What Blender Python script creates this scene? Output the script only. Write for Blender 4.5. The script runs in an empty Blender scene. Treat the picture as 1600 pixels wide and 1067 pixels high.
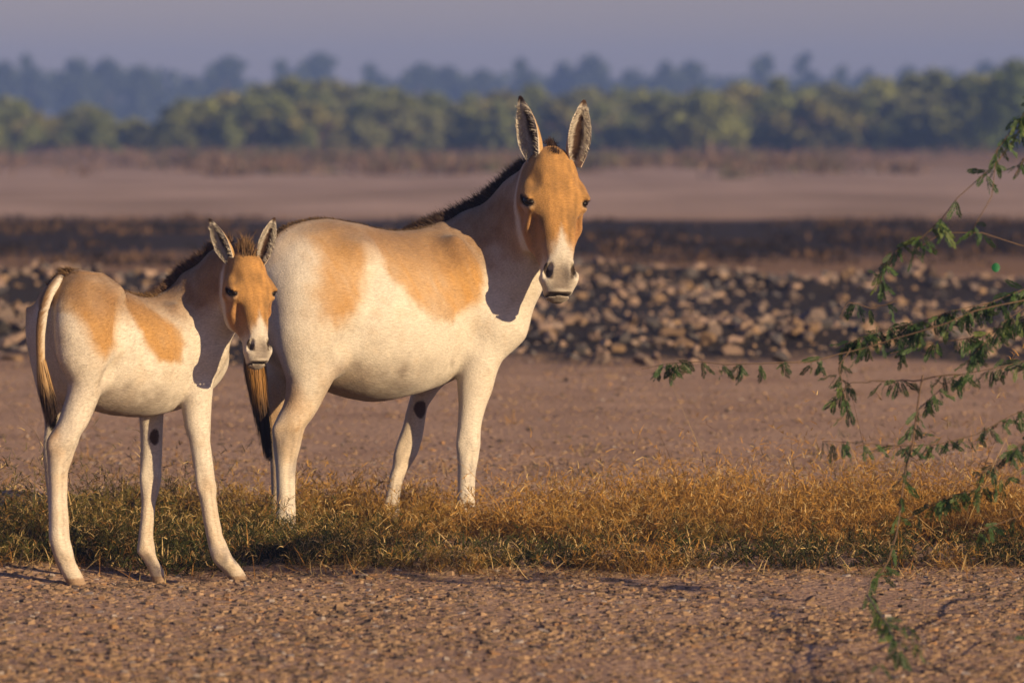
import bpy, math, random
import numpy as np
from mathutils import Vector, Matrix

# ------------------------------------------------------------------ camera, sky, sun, exposure
R = math.radians
sc = bpy.context.scene
COL = sc.collection
CAM_H = 1.58
FPX = 8000.0                      # focal length in photo pixels (1600 wide)
PITCH = math.atan(343.5 / FPX)    # horizon lies at row 190 of the photograph
cam_d = bpy.data.cameras.new('camera')
cam = bpy.data.objects.new('camera', cam_d)
COL.objects.link(cam)
cam.location = (0, 0, CAM_H)
cam.rotation_euler = (math.pi / 2 - PITCH, 0, 0)
cam_d.sensor_width = 36.0
cam_d.lens = FPX / 1600 * 36
cam_d.clip_start = 0.5
cam_d.clip_end = 20000
cam_d.dof.use_dof = True
cam_d.dof.focus_distance = 18.8
cam_d.dof.aperture_fstop = 180 / 46.0
sc.camera = cam

SUN_AZ = R(50)       # to the right of straight behind the camera
SUN_EL = R(17)
to_sun = Vector((math.sin(SUN_AZ) * math.cos(SUN_EL), -math.cos(SUN_AZ) * math.cos(SUN_EL), math.sin(SUN_EL)))
world = bpy.data.worlds.new('World')
sc.world = world
world.use_nodes = True
wn = world.node_tree.nodes
wl = world.node_tree.links
for n in list(wn):
    wn.remove(n)
w_out = wn.new('ShaderNodeOutputWorld')
w_bg = wn.new('ShaderNodeBackground')
w_sky = wn.new('ShaderNodeTexSky')
w_sky.sky_type = 'NISHITA'
w_sky.sun_disc = False
w_sky.sun_elevation = SUN_EL
w_sky.sun_rotation = math.atan2(to_sun.x, to_sun.y)
w_sky.altitude = 0
w_sky.air_density = 1.3
w_sky.dust_density = 0.5
w_sky.ozone_density = 2.0
w_tint = wn.new('ShaderNodeMix')
w_tint.data_type = 'RGBA'
w_tint.blend_type = 'MULTIPLY'
w_tint.inputs[0].default_value = 1.0
w_tint.inputs[7].default_value = (0.86, 0.79, 1.28, 1)
wl.new(w_sky.outputs[0], w_tint.inputs[6])
wl.new(w_tint.outputs[2], w_bg.inputs[0])
w_bg.inputs[1].default_value = 0.055
wl.new(w_bg.outputs[0], w_out.inputs[0])

sun_d = bpy.data.lights.new('sun', 'SUN')
sun_d.energy = 5.0
sun_d.color = (1.0, 0.77, 0.47)
sun_d.angle = R(0.6)
sun = bpy.data.objects.new('sun', sun_d)
COL.objects.link(sun)
sun.rotation_euler = (-to_sun).to_track_quat('-Z', 'Y').to_euler()
sun.location = to_sun * 50

sc.view_settings.view_transform = 'Standard'
sc.view_settings.look = 'None'
sc.view_settings.exposure = 0.60
sc.view_settings.gamma = 1.0
sc.render.engine = 'CYCLES'
sc.cycles.use_denoising = True
sc.cycles.max_bounces = 6
sc.cycles.diffuse_bounces = 3
sc.cycles.volume_bounces = 0
sc.cycles.transparent_max_bounces = 8

# ------------------------------------------------------------------ numeric helpers
rng = np.random.default_rng(7)
random.seed(7)

def ray(px, py):
    xc = (px - 800) / FPX
    yc = (533.5 - py) / FPX
    c, s = math.cos(PITCH), math.sin(PITCH)
    return np.array([xc, c + s * yc, -s + c * yc])

def at_depth(px, py, d):
    v = ray(px, py)
    return np.array([0, 0, CAM_H]) + v * (d / v[1])

def _hash(ix, iy, iz, seed):
    h = (ix.astype(np.int64) * 374761393 + iy.astype(np.int64) * 668265263 + iz.astype(np.int64) * 2147483647 + seed * 974634777) & 0xFFFFFFFF
    h = ((h ^ (h >> 13)) * 1274126177) & 0xFFFFFFFF
    h = (h ^ (h >> 16)) & 0xFFFF
    return h.astype(np.float64) / 65535.0

def vnoise(x, y, z=None, seed=0):
    x = np.asarray(x, float); y = np.asarray(y, float)
    z = np.zeros_like(x) if z is None else np.asarray(z, float)
    ix, iy, iz = np.floor(x), np.floor(y), np.floor(z)
    fx, fy, fz = x - ix, y - iy, z - iz
    fx = fx * fx * (3 - 2 * fx); fy = fy * fy * (3 - 2 * fy); fz = fz * fz * (3 - 2 * fz)
    r = 0
    for a in (0, 1):
        for b in (0, 1):
            for c in (0, 1):
                w = (fx if a else 1 - fx) * (fy if b else 1 - fy) * (fz if c else 1 - fz)
                r = r + w * _hash(ix + a, iy + b, iz + c, seed)
    return r * 2 - 1

def fbm(x, y, z=None, oct=3, seed=0):
    r = 0; a = 1.0; t = 0; f = 1.0
    for o in range(oct):
        r = r + a * vnoise(np.asarray(x) * f, np.asarray(y) * f, None if z is None else np.asarray(z) * f, seed + o * 17)
        t += a; a *= 0.5; f *= 2.03
    return r / t

def sstep(a, b, x):
    t = np.clip((x - a) / (b - a), 0, 1)
    return t * t * (3 - 2 * t)

def pchip(xs, ys, x):
    xs = np.asarray(xs, float); ys = np.asarray(ys, float)
    h = np.diff(xs); dl = np.diff(ys) / h
    m = np.zeros_like(ys)
    m[0] = dl[0]; m[-1] = dl[-1]
    for i in range(1, len(xs) - 1):
        if dl[i - 1] * dl[i] > 0:
            w1 = 2 * h[i] + h[i - 1]; w2 = h[i] + 2 * h[i - 1]
            m[i] = (w1 + w2) / (w1 / dl[i - 1] + w2 / dl[i])
    x = np.clip(x, xs[0], xs[-1])
    i = np.clip(np.searchsorted(xs, x) - 1, 0, len(xs) - 2)
    t = (x - xs[i]) / h[i]
    return ((1 + 2 * t) * (1 - t) ** 2 * ys[i] + t * (1 - t) ** 2 * h[i] * m[i]
            + t * t * (3 - 2 * t) * ys[i + 1] + t * t * (t - 1) * h[i] * m[i + 1])

def poly_sd(x, z, poly):
    """signed distance to polygon, negative inside"""
    poly = np.asarray(poly, float)
    d = np.full(x.shape, 1e9)
    inside = np.zeros(x.shape, bool)
    n = len(poly)
    for i in range(n):
        a = poly[i]; b = poly[(i + 1) % n]
        e = b - a
        wx, wz = x - a[0], z - a[1]
        t = np.clip((wx * e[0] + wz * e[1]) / (e @ e), 0, 1)
        d = np.minimum(d, np.hypot(wx - t * e[0], wz - t * e[1]))
        c = ((a[1] > z) != (b[1] > z)) & (x < (b[0] - a[0]) * (z - a[1]) / (b[1] - a[1] + 1e-12) + a[0])
        inside ^= c
    return np.where(inside, -d, d)

# ------------------------------------------------------------------ object helpers
def mesh_np(name, verts, faces, colors=None, smooth=False, normals=None):
    """faces: int array (n,3) or (n,4); colors per vertex linear rgb"""
    verts = np.asarray(verts, np.float32); faces = np.asarray(faces, np.int32)
    me = bpy.data.meshes.new(name)
    nf, k = faces.shape
    me.vertices.add(len(verts)); me.vertices.foreach_set('co', verts.ravel())
    me.loops.add(nf * k); me.loops.foreach_set('vertex_index', faces.ravel())
    me.polygons.add(nf)
    me.polygons.foreach_set('loop_start', np.arange(0, nf * k, k, dtype=np.int32))
    me.polygons.foreach_set('loop_total', np.full(nf, k, np.int32))
    me.polygons.foreach_set('use_smooth', np.full(nf, smooth, bool))
    me.update(calc_edges=True)
    if colors is not None:
        ca = me.color_attributes.new('Col', 'FLOAT_COLOR', 'POINT')
        c4 = np.ones((len(verts), 4), np.float32); c4[:, :3] = colors
        ca.data.foreach_set('color', c4.ravel())
    if normals is not None:
        me.normals_split_custom_set_from_vertices(np.asarray(normals, np.float32))
    return me

def link(name, me, mat=None, parent=None, loc=None):
    o = bpy.data.objects.new(name, me)
    COL.objects.link(o)
    if mat is not None and me is not None and len(me.materials) == 0:
        me.materials.append(mat)
    if parent is not None:
        o.parent = parent
    if loc is not None:
        o.location = loc
    return o

def tag(o, label=None, cat=None, group=None, kind=None):
    if label: o['label'] = label
    if cat: o['category'] = cat
    if group: o['group'] = group
    if kind: o['kind'] = kind
    return o

def empty(name, loc=(0, 0, 0), rz=0):
    o = bpy.data.objects.new(name, None)
    COL.objects.link(o)
    o.location = loc; o.rotation_euler = (0, 0, rz)
    o.empty_display_size = 0.1
    return o

def material(name):
    m = bpy.data.materials.new(name)
    m.use_nodes = True
    nt = m.node_tree
    b = nt.nodes['Principled BSDF']
    return m, nt, b

def attr_material(name, rough=0.8, spec=0.2, bump=None, var=None, translucent=0.0, sheen=0.0):
    """colour from the 'Col' vertex attribute, with procedural grain"""
    m, nt, b = material(name)
    a = nt.nodes.new('ShaderNodeAttribute'); a.attribute_name = 'Col'
    col = a.outputs['Color']
    tc = nt.nodes.new('ShaderNodeTexCoord')
    if var:
        sc_, amt = var
        n = nt.nodes.new('ShaderNodeTexNoise'); n.inputs['Scale'].default_value = sc_
        n.inputs['Detail'].default_value = 4
        nt.links.new(tc.outputs['Object'], n.inputs['Vector'])
        mr = nt.nodes.new('ShaderNodeMapRange')
        mr.inputs[1].default_value = 0.25; mr.inputs[2].default_value = 0.75
        mr.inputs[3].default_value = 1 - amt; mr.inputs[4].default_value = 1 + amt
        nt.links.new(n.outputs['Fac'], mr.inputs[0])
        mx = nt.nodes.new('ShaderNodeMix'); mx.data_type = 'RGBA'; mx.blend_type = 'MULTIPLY'
        mx.inputs[0].default_value = 1
        nt.links.new(col, mx.inputs[6]); nt.links.new(mr.outputs[0], mx.inputs[7])
        col = mx.outputs[2]
    nt.links.new(col, b.inputs['Base Color'])
    b.inputs['Roughness'].default_value = rough
    b.inputs['Specular IOR Level'].default_value = spec
    if sheen:
        b.inputs['Sheen Weight'].default_value = sheen
        b.inputs['Sheen Roughness'].default_value = 0.5
    if bump:
        bs, st, dist = bump
        n = nt.nodes.new('ShaderNodeTexNoise'); n.inputs['Scale'].default_value = bs
        n.inputs['Detail'].default_value = 5
        nt.links.new(tc.outputs['Object'], n.inputs['Vector'])
        bp = nt.nodes.new('ShaderNodeBump'); bp.inputs['Strength'].default_value = st
        bp.inputs['Distance'].default_value = dist
        nt.links.new(n.outputs['Fac'], bp.inputs['Height'])
        nt.links.new(bp.outputs[0], b.inputs['Normal'])
    if translucent:
        t = nt.nodes.new('ShaderNodeBsdfTranslucent')
        nt.links.new(col, t.inputs[0])
        ms = nt.nodes.new('ShaderNodeMixShader'); ms.inputs[0].default_value = translucent
        nt.links.new(b.outputs[0], ms.inputs[1]); nt.links.new(t.outputs[0], ms.inputs[2])
        nt.links.new(ms.outputs[0], nt.nodes['Material Output'].inputs[0])
    return m

# ------------------------------------------------------------------ signed distance modelling (for the animals' bodies)
class Field:
    def __init__(self, lo, hi, res):
        self.lo = np.array(lo, float); self.res = res
        self.n = [int(math.ceil((hi[i] - lo[i]) / res)) + 1 for i in range(3)]
        self.D = np.full(self.n, 0.5, np.float32)
        self.ax = [(self.lo[i] + np.arange(self.n[i]) * res).astype(np.float32) for i in range(3)]

    def box(self, lo, hi):
        sl = []
        for i in range(3):
            a = max(0, int(math.floor((lo[i] - self.lo[i]) / self.res)))
            b = min(self.n[i], int(math.ceil((hi[i] - self.lo[i]) / self.res)) + 1)
            sl.append(slice(a, max(a + 1, b)))
        x = self.ax[0][sl[0]][:, None, None]; y = self.ax[1][sl[1]][None, :, None]; z = self.ax[2][sl[2]][None, None, :]
        return tuple(sl), x, y, z

    def add(self, sl, d, k, sub=False):
        A = self.D[sl]
        d = d.astype(np.float32)
        if sub:
            nd = -d
            h = np.maximum(k - np.abs(A - nd), 0) / k
            self.D[sl] = np.maximum(A, nd) + h * h * k * 0.25
        else:
            h = np.maximum(k - np.abs(A - d), 0) / k
            self.D[sl] = np.minimum(A, d) - h * h * k * 0.25

    def ell(self, c, r, M=None, k=0.03, sub=False):
        c = np.asarray(c, float); r = np.asarray(r, float)
        e = float(max(r)) + k + 0.04
        sl, x, y, z = self.box(c - e, c + e)
        px, py, pz = x - c[0], y - c[1], z - c[2]
        if M is not None:
            px, py, pz = (M[0][0] * px + M[0][1] * py + M[0][2] * pz,
                          M[1][0] * px + M[1][1] * py + M[1][2] * pz,
                          M[2][0] * px + M[2][1] * py + M[2][2] * pz)
        k0 = np.sqrt((px / r[0]) ** 2 + (py / r[1]) ** 2 + (pz / r[2]) ** 2)
        k1 = np.sqrt((px / r[0] ** 2) ** 2 + (py / r[1] ** 2) ** 2 + (pz / r[2] ** 2) ** 2) + 1e-6
        self.add(sl, k0 * (k0 - 1) / k1, k, sub)

    def vloft(self, rows, k, zg=None):
        """stack of horizontal ellipses: rows (z, cx, cy, a, b)"""
        rows = np.array(sorted(rows), float)
        zs = rows[:, 0]
        m = 0.05 + k
        lo = (rows[:, 1] - rows[:, 3]).min() - m, (rows[:, 2] - rows[:, 4]).min() - m, zs[0] - m
        hi = (rows[:, 1] + rows[:, 3]).max() + m, (rows[:, 2] + rows[:, 4]).max() + m, zs[-1] + m
        sl, x, y, z = self.box(lo, hi)
        zz = z.ravel().astype(float)
        cx, cy, a, b = [pchip(zs, rows[:, i], zz) for i in (1, 2, 3, 4)]
        slope = np.hypot(np.gradient(cx, zz), np.gradient(cy, zz))
        f = 1 / np.sqrt(1 + slope ** 2)
        cx, cy, a, b, f = [q[None, None, :].astype(np.float32) for q in (cx, cy, a, b, f)]
        dx, dy = x - cx, y - cy
        if zg is not None:
            th = np.arctan2(np.abs(dy / b), dx / a)
            gz = (sstep(zg + .03, zg - .05, zz) * sstep(zs[0] + .10, zs[0] + .16, zz))[None, None, :].astype(np.float32)
            kz = (np.exp(-((zz - zg - .01) / .045) ** 2) + .8 * np.exp(-((zz - zs[0] - .095) / .03) ** 2))[None, None, :].astype(np.float32)
            fac = 1 - .22 * gz * np.exp(-((th - 1.75) / .28) ** 2) - .10 * gz * np.exp(-((th - .95) / .28) ** 2) + .08 * kz * np.cos(th * 4)
            dx = dx / fac; dy = dy / fac
        k0 = np.sqrt((dx / a) ** 2 + (dy / b) ** 2)
        k1 = np.sqrt((dx / a ** 2) ** 2 + (dy / b ** 2) ** 2) + 1e-5
        d = k0 * (k0 - 1) / k1 * f
        dz = np.maximum(np.maximum(z - zs[-1], zs[0] - z), 0)
        d = np.where(dz > 0, np.sqrt(np.maximum(d, 0) ** 2 + dz ** 2), d)
        self.add(sl, d, k)

    def xloft(self, secs, k, M=None, o=None, p=2.0):
        """ellipses along an axis: secs (x, top, bottom, halfwidth[, centre y]); M,o local frame"""
        secs = np.array(sorted(secs), float)
        xs = secs[:, 0]
        if M is None:
            lo = xs[0] - 0.1, -secs[:, 3].max() - 0.1, secs[:, 2].min() - 0.1
            hi = xs[-1] + 0.1, secs[:, 3].max() + 0.1, secs[:, 1].max() + 0.1
            sl, x, y, z = self.box(lo, hi)
            xx = x.ravel().astype(float)
            t, bt, hw = [pchip(xs, secs[:, i], xx)[:, None, None].astype(np.float32) for i in (1, 2, 3)]
            X = x
        else:
            pts = []
            for s in secs:
                for q in (s[1], s[2]):
                    for w in (-s[3], s[3]):
                        pts.append(o + M.T @ np.array([s[0], w, q]))
            pts = np.array(pts)
            sl, x, y, z = self.box(pts.min(0) - 0.08, pts.max(0) + 0.08)
            px, py, pz = x - o[0], y - o[1], z - o[2]
            X, y, z = [M[i, 0] * px + M[i, 1] * py + M[i, 2] * pz for i in range(3)]
            tab = np.linspace(xs[0], xs[-1], 400)
            t, bt, hw = [np.interp(X, tab, pchip(xs, secs[:, i], tab)).astype(np.float32) for i in (1, 2, 3)]
        c = (t + bt) / 2; h = np.maximum((t - bt) / 2, 0.002)
        dz = z - c
        k0 = (np.abs(y / hw) ** p + np.abs(dz / h) ** p) ** (1 / p)
        d = (k0 - 1) * np.minimum(hw, h)
        ex = np.maximum(np.maximum(X - xs[-1], xs[0] - X), 0)
        d = np.where(ex > 0, np.sqrt(np.maximum(d, 0) ** 2 + ex ** 2), d)
        self.add(sl, d, k)

    def nloft(self, nodes, k):
        """tapering elliptic tube: nodes (pos, ra along dorsal, rb sideways, dorsal)"""
        for (p0, a0, b0, u0), (p1, a1, b1, u1) in zip(nodes[:-1], nodes[1:]):
            p0, p1 = np.asarray(p0, float), np.asarray(p1, float)
            ax = p1 - p0; L2 = ax @ ax; axn = ax / math.sqrt(L2)
            u = np.asarray(u0, float) + np.asarray(u1, float); u = u - axn * (u @ axn); u /= np.linalg.norm(u)
            w = np.cross(axn, u)
            e = max(a0, a1, b0, b1) + k + 0.05
            sl, x, y, z = self.box(np.minimum(p0, p1) - e, np.maximum(p0, p1) + e)
            px, py, pz = x - p0[0], y - p0[1], z - p0[2]
            t = np.clip((px * ax[0] + py * ax[1] + pz * ax[2]) / L2, 0, 1)
            px, py, pz = px - t * ax[0], py - t * ax[1], pz - t * ax[2]
            du = px * u[0] + py * u[1] + pz * u[2]
            dw = px * w[0] + py * w[1] + pz * w[2]
            da = px * axn[0] + py * axn[1] + pz * axn[2]
            a = a0 + (a1 - a0) * t; b = b0 + (b1 - b0) * t
            g = np.minimum(a, b)
            k0 = np.sqrt((du / a) ** 2 + (dw / b) ** 2 + (da / g) ** 2)
            k1 = np.sqrt((du / a ** 2) ** 2 + (dw / b ** 2) ** 2 + (da / g ** 2) ** 2) + 1e-5
            self.add(sl, k0 * (k0 - 1) / k1, k)

    def mesh(self, smooth=2):
        D = self.D
        ins = D < 0
        c = ins[:-1, :-1, :-1].astype(np.int8)
        s = np.zeros(c.shape, np.int8)
        for a in (0, 1):
            for b in (0, 1):
                for e in (0, 1):
                    s += ins[a:D.shape[0] - 1 + a, b:D.shape[1] - 1 + b, e:D.shape[2] - 1 + e]
        act = (s > 0) & (s < 8)
        ijk = np.argwhere(act)
        idx = np.full(act.shape, -1, np.int32)
        idx[act] = np.arange(len(ijk))
        i, j, q = ijk.T
        V = {}
        for a in (0, 1):
            for b in (0, 1):
                for e in (0, 1):
                    V[a, b, e] = D[i + a, j + b, q + e].astype(float)
        acc = np.zeros((len(ijk), 3)); cnt = np.zeros(len(ijk))
        for axn in range(3):
            o1, o2 = [x for x in range(3) if x != axn]
            for a in (0, 1):
                for b in (0, 1):
                    k0 = [0, 0, 0]; k0[o1] = a; k0[o2] = b
                    k1 = list(k0); k1[axn] = 1
                    v0, v1 = V[tuple(k0)], V[tuple(k1)]
                    cr = (v0 < 0) != (v1 < 0)
                    t = np.where(cr, v0 / (v0 - v1 + 1e-12), 0)
                    pt = np.zeros((len(ijk), 3)); pt[:, o1] = a; pt[:, o2] = b; pt[:, axn] = t
                    acc += pt * cr[:, None]; cnt += cr
        P = self.lo + (ijk + acc / cnt[:, None]) * self.res
        F = []
        for axn in range(3):
            o1, o2 = [(1, 2), (2, 0), (0, 1)][axn]
            A = np.take(ins, np.arange(D.shape[axn] - 1), axn); B = np.take(ins, np.arange(1, D.shape[axn]), axn)
            e = np.argwhere(A != B)
            e = e[(e[:, o1] > 0) & (e[:, o2] > 0) & (e[:, o1] < D.shape[o1] - 1) & (e[:, o2] < D.shape[o2] - 1)]
            flip = ~A[e[:, 0], e[:, 1], e[:, 2]]
            qs = []
            for da, db in ((-1, -1), (0, -1), (0, 0), (-1, 0)):
                c_ = e.copy(); c_[:, o1] += da; c_[:, o2] += db
                qs.append(idx[c_[:, 0], c_[:, 1], c_[:, 2]])
            q4 = np.stack(qs, 1)
            q4[flip] = q4[flip][:, ::-1]
            F.append(q4)
        F = np.concatenate(F)
        F = F[(F >= 0).all(1)]
        for it in range(smooth):
            for lam in (0.5, -0.52):
                s_ = np.zeros_like(P); n_ = np.zeros(len(P))
                for a in range(4):
                    b = (a + 1) % 4
                    for u, v in ((a, b), (b, a)):
                        for cc in range(3):
                            s_[:, cc] += np.bincount(F[:, u], P[F[:, v], cc], len(P))
                        n_ += np.bincount(F[:, u], minlength=len(P))
                P = P + lam * (s_ / np.maximum(n_, 1)[:, None] - P)
        return P, F

def vert_normals(P, F):
    n = np.cross(P[F[:, 2]] - P[F[:, 0]], P[F[:, 3 if F.shape[1] == 4 else 1]] - P[F[:, 1 if F.shape[1] == 4 else 0]])
    N = np.zeros_like(P)
    for a in range(F.shape[1]):
        for c in range(3):
            N[:, c] += np.bincount(F[:, a], n[:, c], len(P))
    return N / (np.linalg.norm(N, axis=1, keepdims=True) + 1e-12)

class Frame:
    """body frame of an animal: x forward, y to its left, z up"""
    def __init__(self, x0, d0, yaw):
        self.o = np.array([x0, d0, 0.0]); self.c, self.s = math.cos(yaw), math.sin(yaw); self.yaw = yaw
        self.M = np.array([[self.c, self.s, 0], [-self.s, self.c, 0], [0, 0, 1]])   # world -> local
    def loc(self, w): return self.M @ (np.asarray(w) - self.o)
    def wor(self, p): return self.o + self.M.T @ np.asarray(p)
    def dir(self, v): return self.M @ np.asarray(v)
    def P(self, px, py, by):
        """photo pixel -> point on the lengthwise plane y = by"""
        v = self.M @ ray(px, py); o = self.loc([0, 0, CAM_H])
        return o + v * ((by - o[1]) / v[1])
    def Pd(self, px, py, d): return self.loc(at_depth(px, py, d))
    def leg(self, rows, ratio=0.82):
        """rows (py, left px, right px, by[, lateral radius]) -> horizontal ellipses"""
        out = []
        for r in rows:
            py, l, r_, by = r[:4]
            pc = self.P((l + r_) / 2, py, by)
            d = self.wor(pc)[1]
            w = (r_ - l) / 2 / FPX * d
            if len(r) > 4:
                b = r[4]
                a = math.sqrt(max(w * w - (b * self.s) ** 2, (0.35 * w) ** 2)) / self.c
            else:
                a = w / math.sqrt(self.c ** 2 + (ratio * self.s) ** 2); b = a * ratio
            out.append((pc[2], pc[0], pc[1], a, b))
        return out

# ------------------------------------------------------------------ the two wild asses (data)
ADULT = dict(
    frame=Frame(-0.614, 19.74, R(36)), scale=1.0, res=0.0055,
    trunk=[(-.47, .98, .86, .04), (-.44, 1.06, .76, .13), (-.38, 1.135, .68, .19), (-.27, 1.19, .60, .235), (-.15, 1.207, .555, .262),
           (0, 1.19, .51, .285), (.1, 1.168, .497, .287), (.2, 1.155, .507, .275), (.32, 1.163, .53, .245), (.42, 1.175, .555, .215),
           (.5, 1.165, .59, .19), (.58, 1.10, .64, .165), (.65, .98, .70, .12), (.70, .88, .76, .05)],
    legs=[
        [(372, 480, 525, -.09, .03), (388, 460, 545, -.10, .06), (412, 445, 560, -.115, .095), (450, 430, 566, -.13, .115), (500, 427, 562, -.14, .115), (540, 432, 553, -.145, .105), (570, 441, 540, -.145, .085),
         (600, 448, 518, -.145), (630, 443, 502, -.14), (654, 431, 488, -.14), (672, 425, 476, -.14), (696, 427, 470, -.14), (720, 430, 464, -.14),
         (750, 432, 461, -.14), (780, 433, 461, -.14), (801, 431, 462, -.14), (822, 434, 462, -.14), (835, 432, 466, -.14), (847, 430, 472, -.14)],
        [(500, 420, 545, .13, .1), (560, 415, 520, .14, .09), (600, 414, 480, .14), (640, 413, 462, .14), (665, 414, 452, .14), (700, 420, 452, .14),
         (760, 424, 450, .14), (795, 423, 452, .14), (815, 425, 453, .14), (834, 423, 460, .14)],
        [(450, 690, 790, -.11, .07), (500, 695, 808, -.125, .08), (540, 706, 797, -.14, .08), (565, 713, 783, -.145, .075), (586, 714.5, 775.5, -.145),
         (612, 715, 768, -.145), (639, 716, 758.5, -.145), (665, 715, 752, -.145), (691, 713, 751, -.145), (705, 714, 749, -.145), (717, 715, 747, -.145),
         (744, 715, 743, -.145), (770, 715, 742, -.145), (788, 714, 742.5, -.145), (800, 715, 744, -.145), (812, 717, 746, -.145), (826, 715, 753, -.145)],
        [(540, 660, 740, .1, .06), (590, 648, 705, .12, .06), (615, 642, 682, .13), (639, 636, 668, .13), (665, 630, 663.5, .13), (691, 621, 658, .13),
         (707, 616, 653, .13), (728, 613, 641, .13), (744, 608, 632, .13), (770, 603, 626, .13), (790, 599, 624, .13), (806, 596, 624, .13), (821, 590, 624, .13)]],
    neck=[((735, 455), 20.0, .27, .135), ((785, 395), 20.01, .195, .10), ((828, 335), 19.94, .15, .088), ((852, 285), 19.86, .115, .085)],
    head=dict(poll=(870, 231), d=19.755, L=(.045, -.26, -.965), yaw=R(17)),
    flank=[(596, 367), (599, 398), (613, 435), (630, 462), (650, 485), (680, 500), (716, 501), (752, 474), (766, 442), (764, 408), (748, 382), (716, 356), (667, 348), (626, 350)],
    rump=[(574, 378), (572, 421), (562, 462), (545, 492), (525, 502), (505, 492), (501, 462), (511, 435), (515, 401), (522, 374), (549, 358)],
    side=-.26, forms=[(556, 398, -.185, (.06, .05, .035), False, .4), (592, 440, -.31, (.05, .035, .10), True, -.2), (548, 545, -.29, (.030, .055, .085), True, -.5),
           (722, 430, -.175, (.045, .05, .15), False, .25), (765, 505, -.165, (.06, .06, .07), False, 0),
          ],
     joint=(676, 668, 700, 705), crease=(713, 580, -.215, (.010, .05, .045)), chestnut=((660, 640), .085, .026, .036),
    ears=[dict(base=(838, 243), tip=(808, 151), d=19.815, w=.049, face=(-.55, -.83, 0)), dict(base=(898, 248), tip=(915, 156), d=19.815, w=.047, face=(.25, -.97, 0))],
    tail=[(440, 385, .012, .05), (418, 395, .020, .02), (402, 430, .024), (394, 480, .024), (393, 530, .022), (396, 575, .018)],
    tail_hair=[(396, 540, 15), (398, 575, 18), (404, 620, 13), (413, 670, 8), (420, 716, 2)],
    stripe=.020, tail_by=-.02, mane_len=.050, fur=120000)

FOAL = dict(
    frame=Frame(-1.383, 17.953, R(43)), scale=.69, res=0.0045,
    trunk=[(-.335, .93, .84, .03), (-.31, .985, .76, .09), (-.265, 1.03, .68, .14), (-.21, 1.065, .62, .17), (-.12, 1.04, .575, .178), (0, .993, .548, .182),
           (.1, .966, .54, .18), (.2, .962, .55, .165), (.3, .955, .57, .145), (.38, .90, .61, .12), (.44, .82, .66, .08), (.47, .77, .70, .03)],
    legs=[
        [(428, 125, 160, -.05, .02), (442, 108, 176, -.07, .045), (460, 96, 186, -.085, .068), (480, 88, 190, -.1, .08), (520, 86, 188, -.11, .085), (560, 91, 184, -.11, .08), (594, 105, 172, -.11, .065),
         (627, 101, 153, -.11), (661, 89, 138, -.11), (688, 73, 123, -.11), (715, 74, 114, -.11), (742, 76, 106, -.11), (776, 77, 105, -.11), (810, 77, 107, -.11),
         (840, 77, 109, -.11), (857, 80.6, 113, -.11), (880, 91, 119, -.11), (897, 97, 128, -.11), (914, 106, 135, -.11)],
        [(480, 42, 120, .1, .08), (520, 41, 115, .11, .075), (560, 47, 112, .11, .07), (594, 55, 110, .11, .055), (628, 64, 108, .11), (661, 70, 108, .11),
         (690, 68, 106, .11), (715, 68, 100, .11), (740, 70, 98, .11), (776, 74, 100, .11), (810, 76, 102, .11), (840, 77, 104, .11), (860, 82, 106, .11), (880, 88, 112, .11), (898, 96, 122, .11)],
        [(520, 270, 338, -.08, .055), (560, 276, 336, -.1, .055), (600, 281, 333, -.11, .055), (640, 285, 330, -.12), (666, 289, 329, -.13), (692, 296.6, 328.6, -.14),
         (719, 301, 332, -.15), (745, 305, 335, -.16), (761, 307, 338, -.16), (782, 313, 338, -.165), (808, 317, 342, -.17), (834, 322, 347, -.18), (850, 325, 354, -.18),
         (866, 329, 361, -.19), (881, 337, 372, -.19), (892, 348, 380, -.19), (902, 356, 386, -.19), (910, 362, 390, -.19)],
        [(600, 222, 275, .07, .045), (630, 220, 262, .08), (653, 218, 255, .08), (679, 220, 254, .08), (706, 220, 253, .08), (732, 219, 252, .08), (745, 218, 252.5, .08),
         (766, 219.5, 249, .08), (787, 221, 243, .08), (813, 219, 241, .08), (839, 216, 240, .08), (860, 214, 243, .08), (876, 224, 248, .08), (892, 232, 256, .08),
         (902, 236, 259, .08), (911, 239, 262, .08)]],
    neck=[((296, 520), 18.10, .150, .10), ((328, 468), 18.09, .12, .07), ((356, 432), 18.06, .095, .062), ((376, 412), 18.0, .078, .058)],
    head=dict(poll=(393, 393), d=17.905, L=(.12, -.26, -.96), yaw=R(29)),
    flank=[(203, 468), (216, 503), (227, 541), (243, 564), (265.5, 573), (281, 564), (289, 537), (283.5, 514.5), (265.5, 494), (243, 476), (222, 463)],
    rump=[(185, 464), (182, 500), (173, 536), (159.5, 554), (148, 545), (137, 522), (126, 489), (114.5, 455), (123, 432), (155, 442)],
    side=-.17, forms=[(172, 462, -.125, (.04, .035, .02), False, .4), (196, 500, -.20, (.035, .03, .07), True, -.2), (178, 588, -.19, (.022, .045, .06), True, -.5),
           (283, 520, -.125, (.03, .035, .10), False, .25), (318, 560, -.115, (.04, .04, .05), False, 0)],
     joint=(692, 690, 755, 748), crease=(277, 636, -.145, (.008, .035, .030)), chestnut=((242, 682), .048, .018, .030),
    ears=[dict(base=(361, 404), tip=(324, 343), d=17.945, w=.031, face=(-.5, -.86, 0)), dict(base=(408, 404), tip=(430, 340), d=17.945, w=.030, face=(.2, -.98, 0))],
    tail=[(112, 432, .010, .05), (98, 434, .016, .01), (80, 453, .018, -.035), (67, 490, .018, -.05), (63, 530, .016), (64, 570, .014), (70, 605, .010)],
    tail_hair=[(64, 560, 7), (68, 590, 10), (74, 620, 10), (79, 645, 6), (82, 668, 2)],
    stripe=.030, tail_by=-.055, mane_len=.036, fur=100000)

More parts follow.
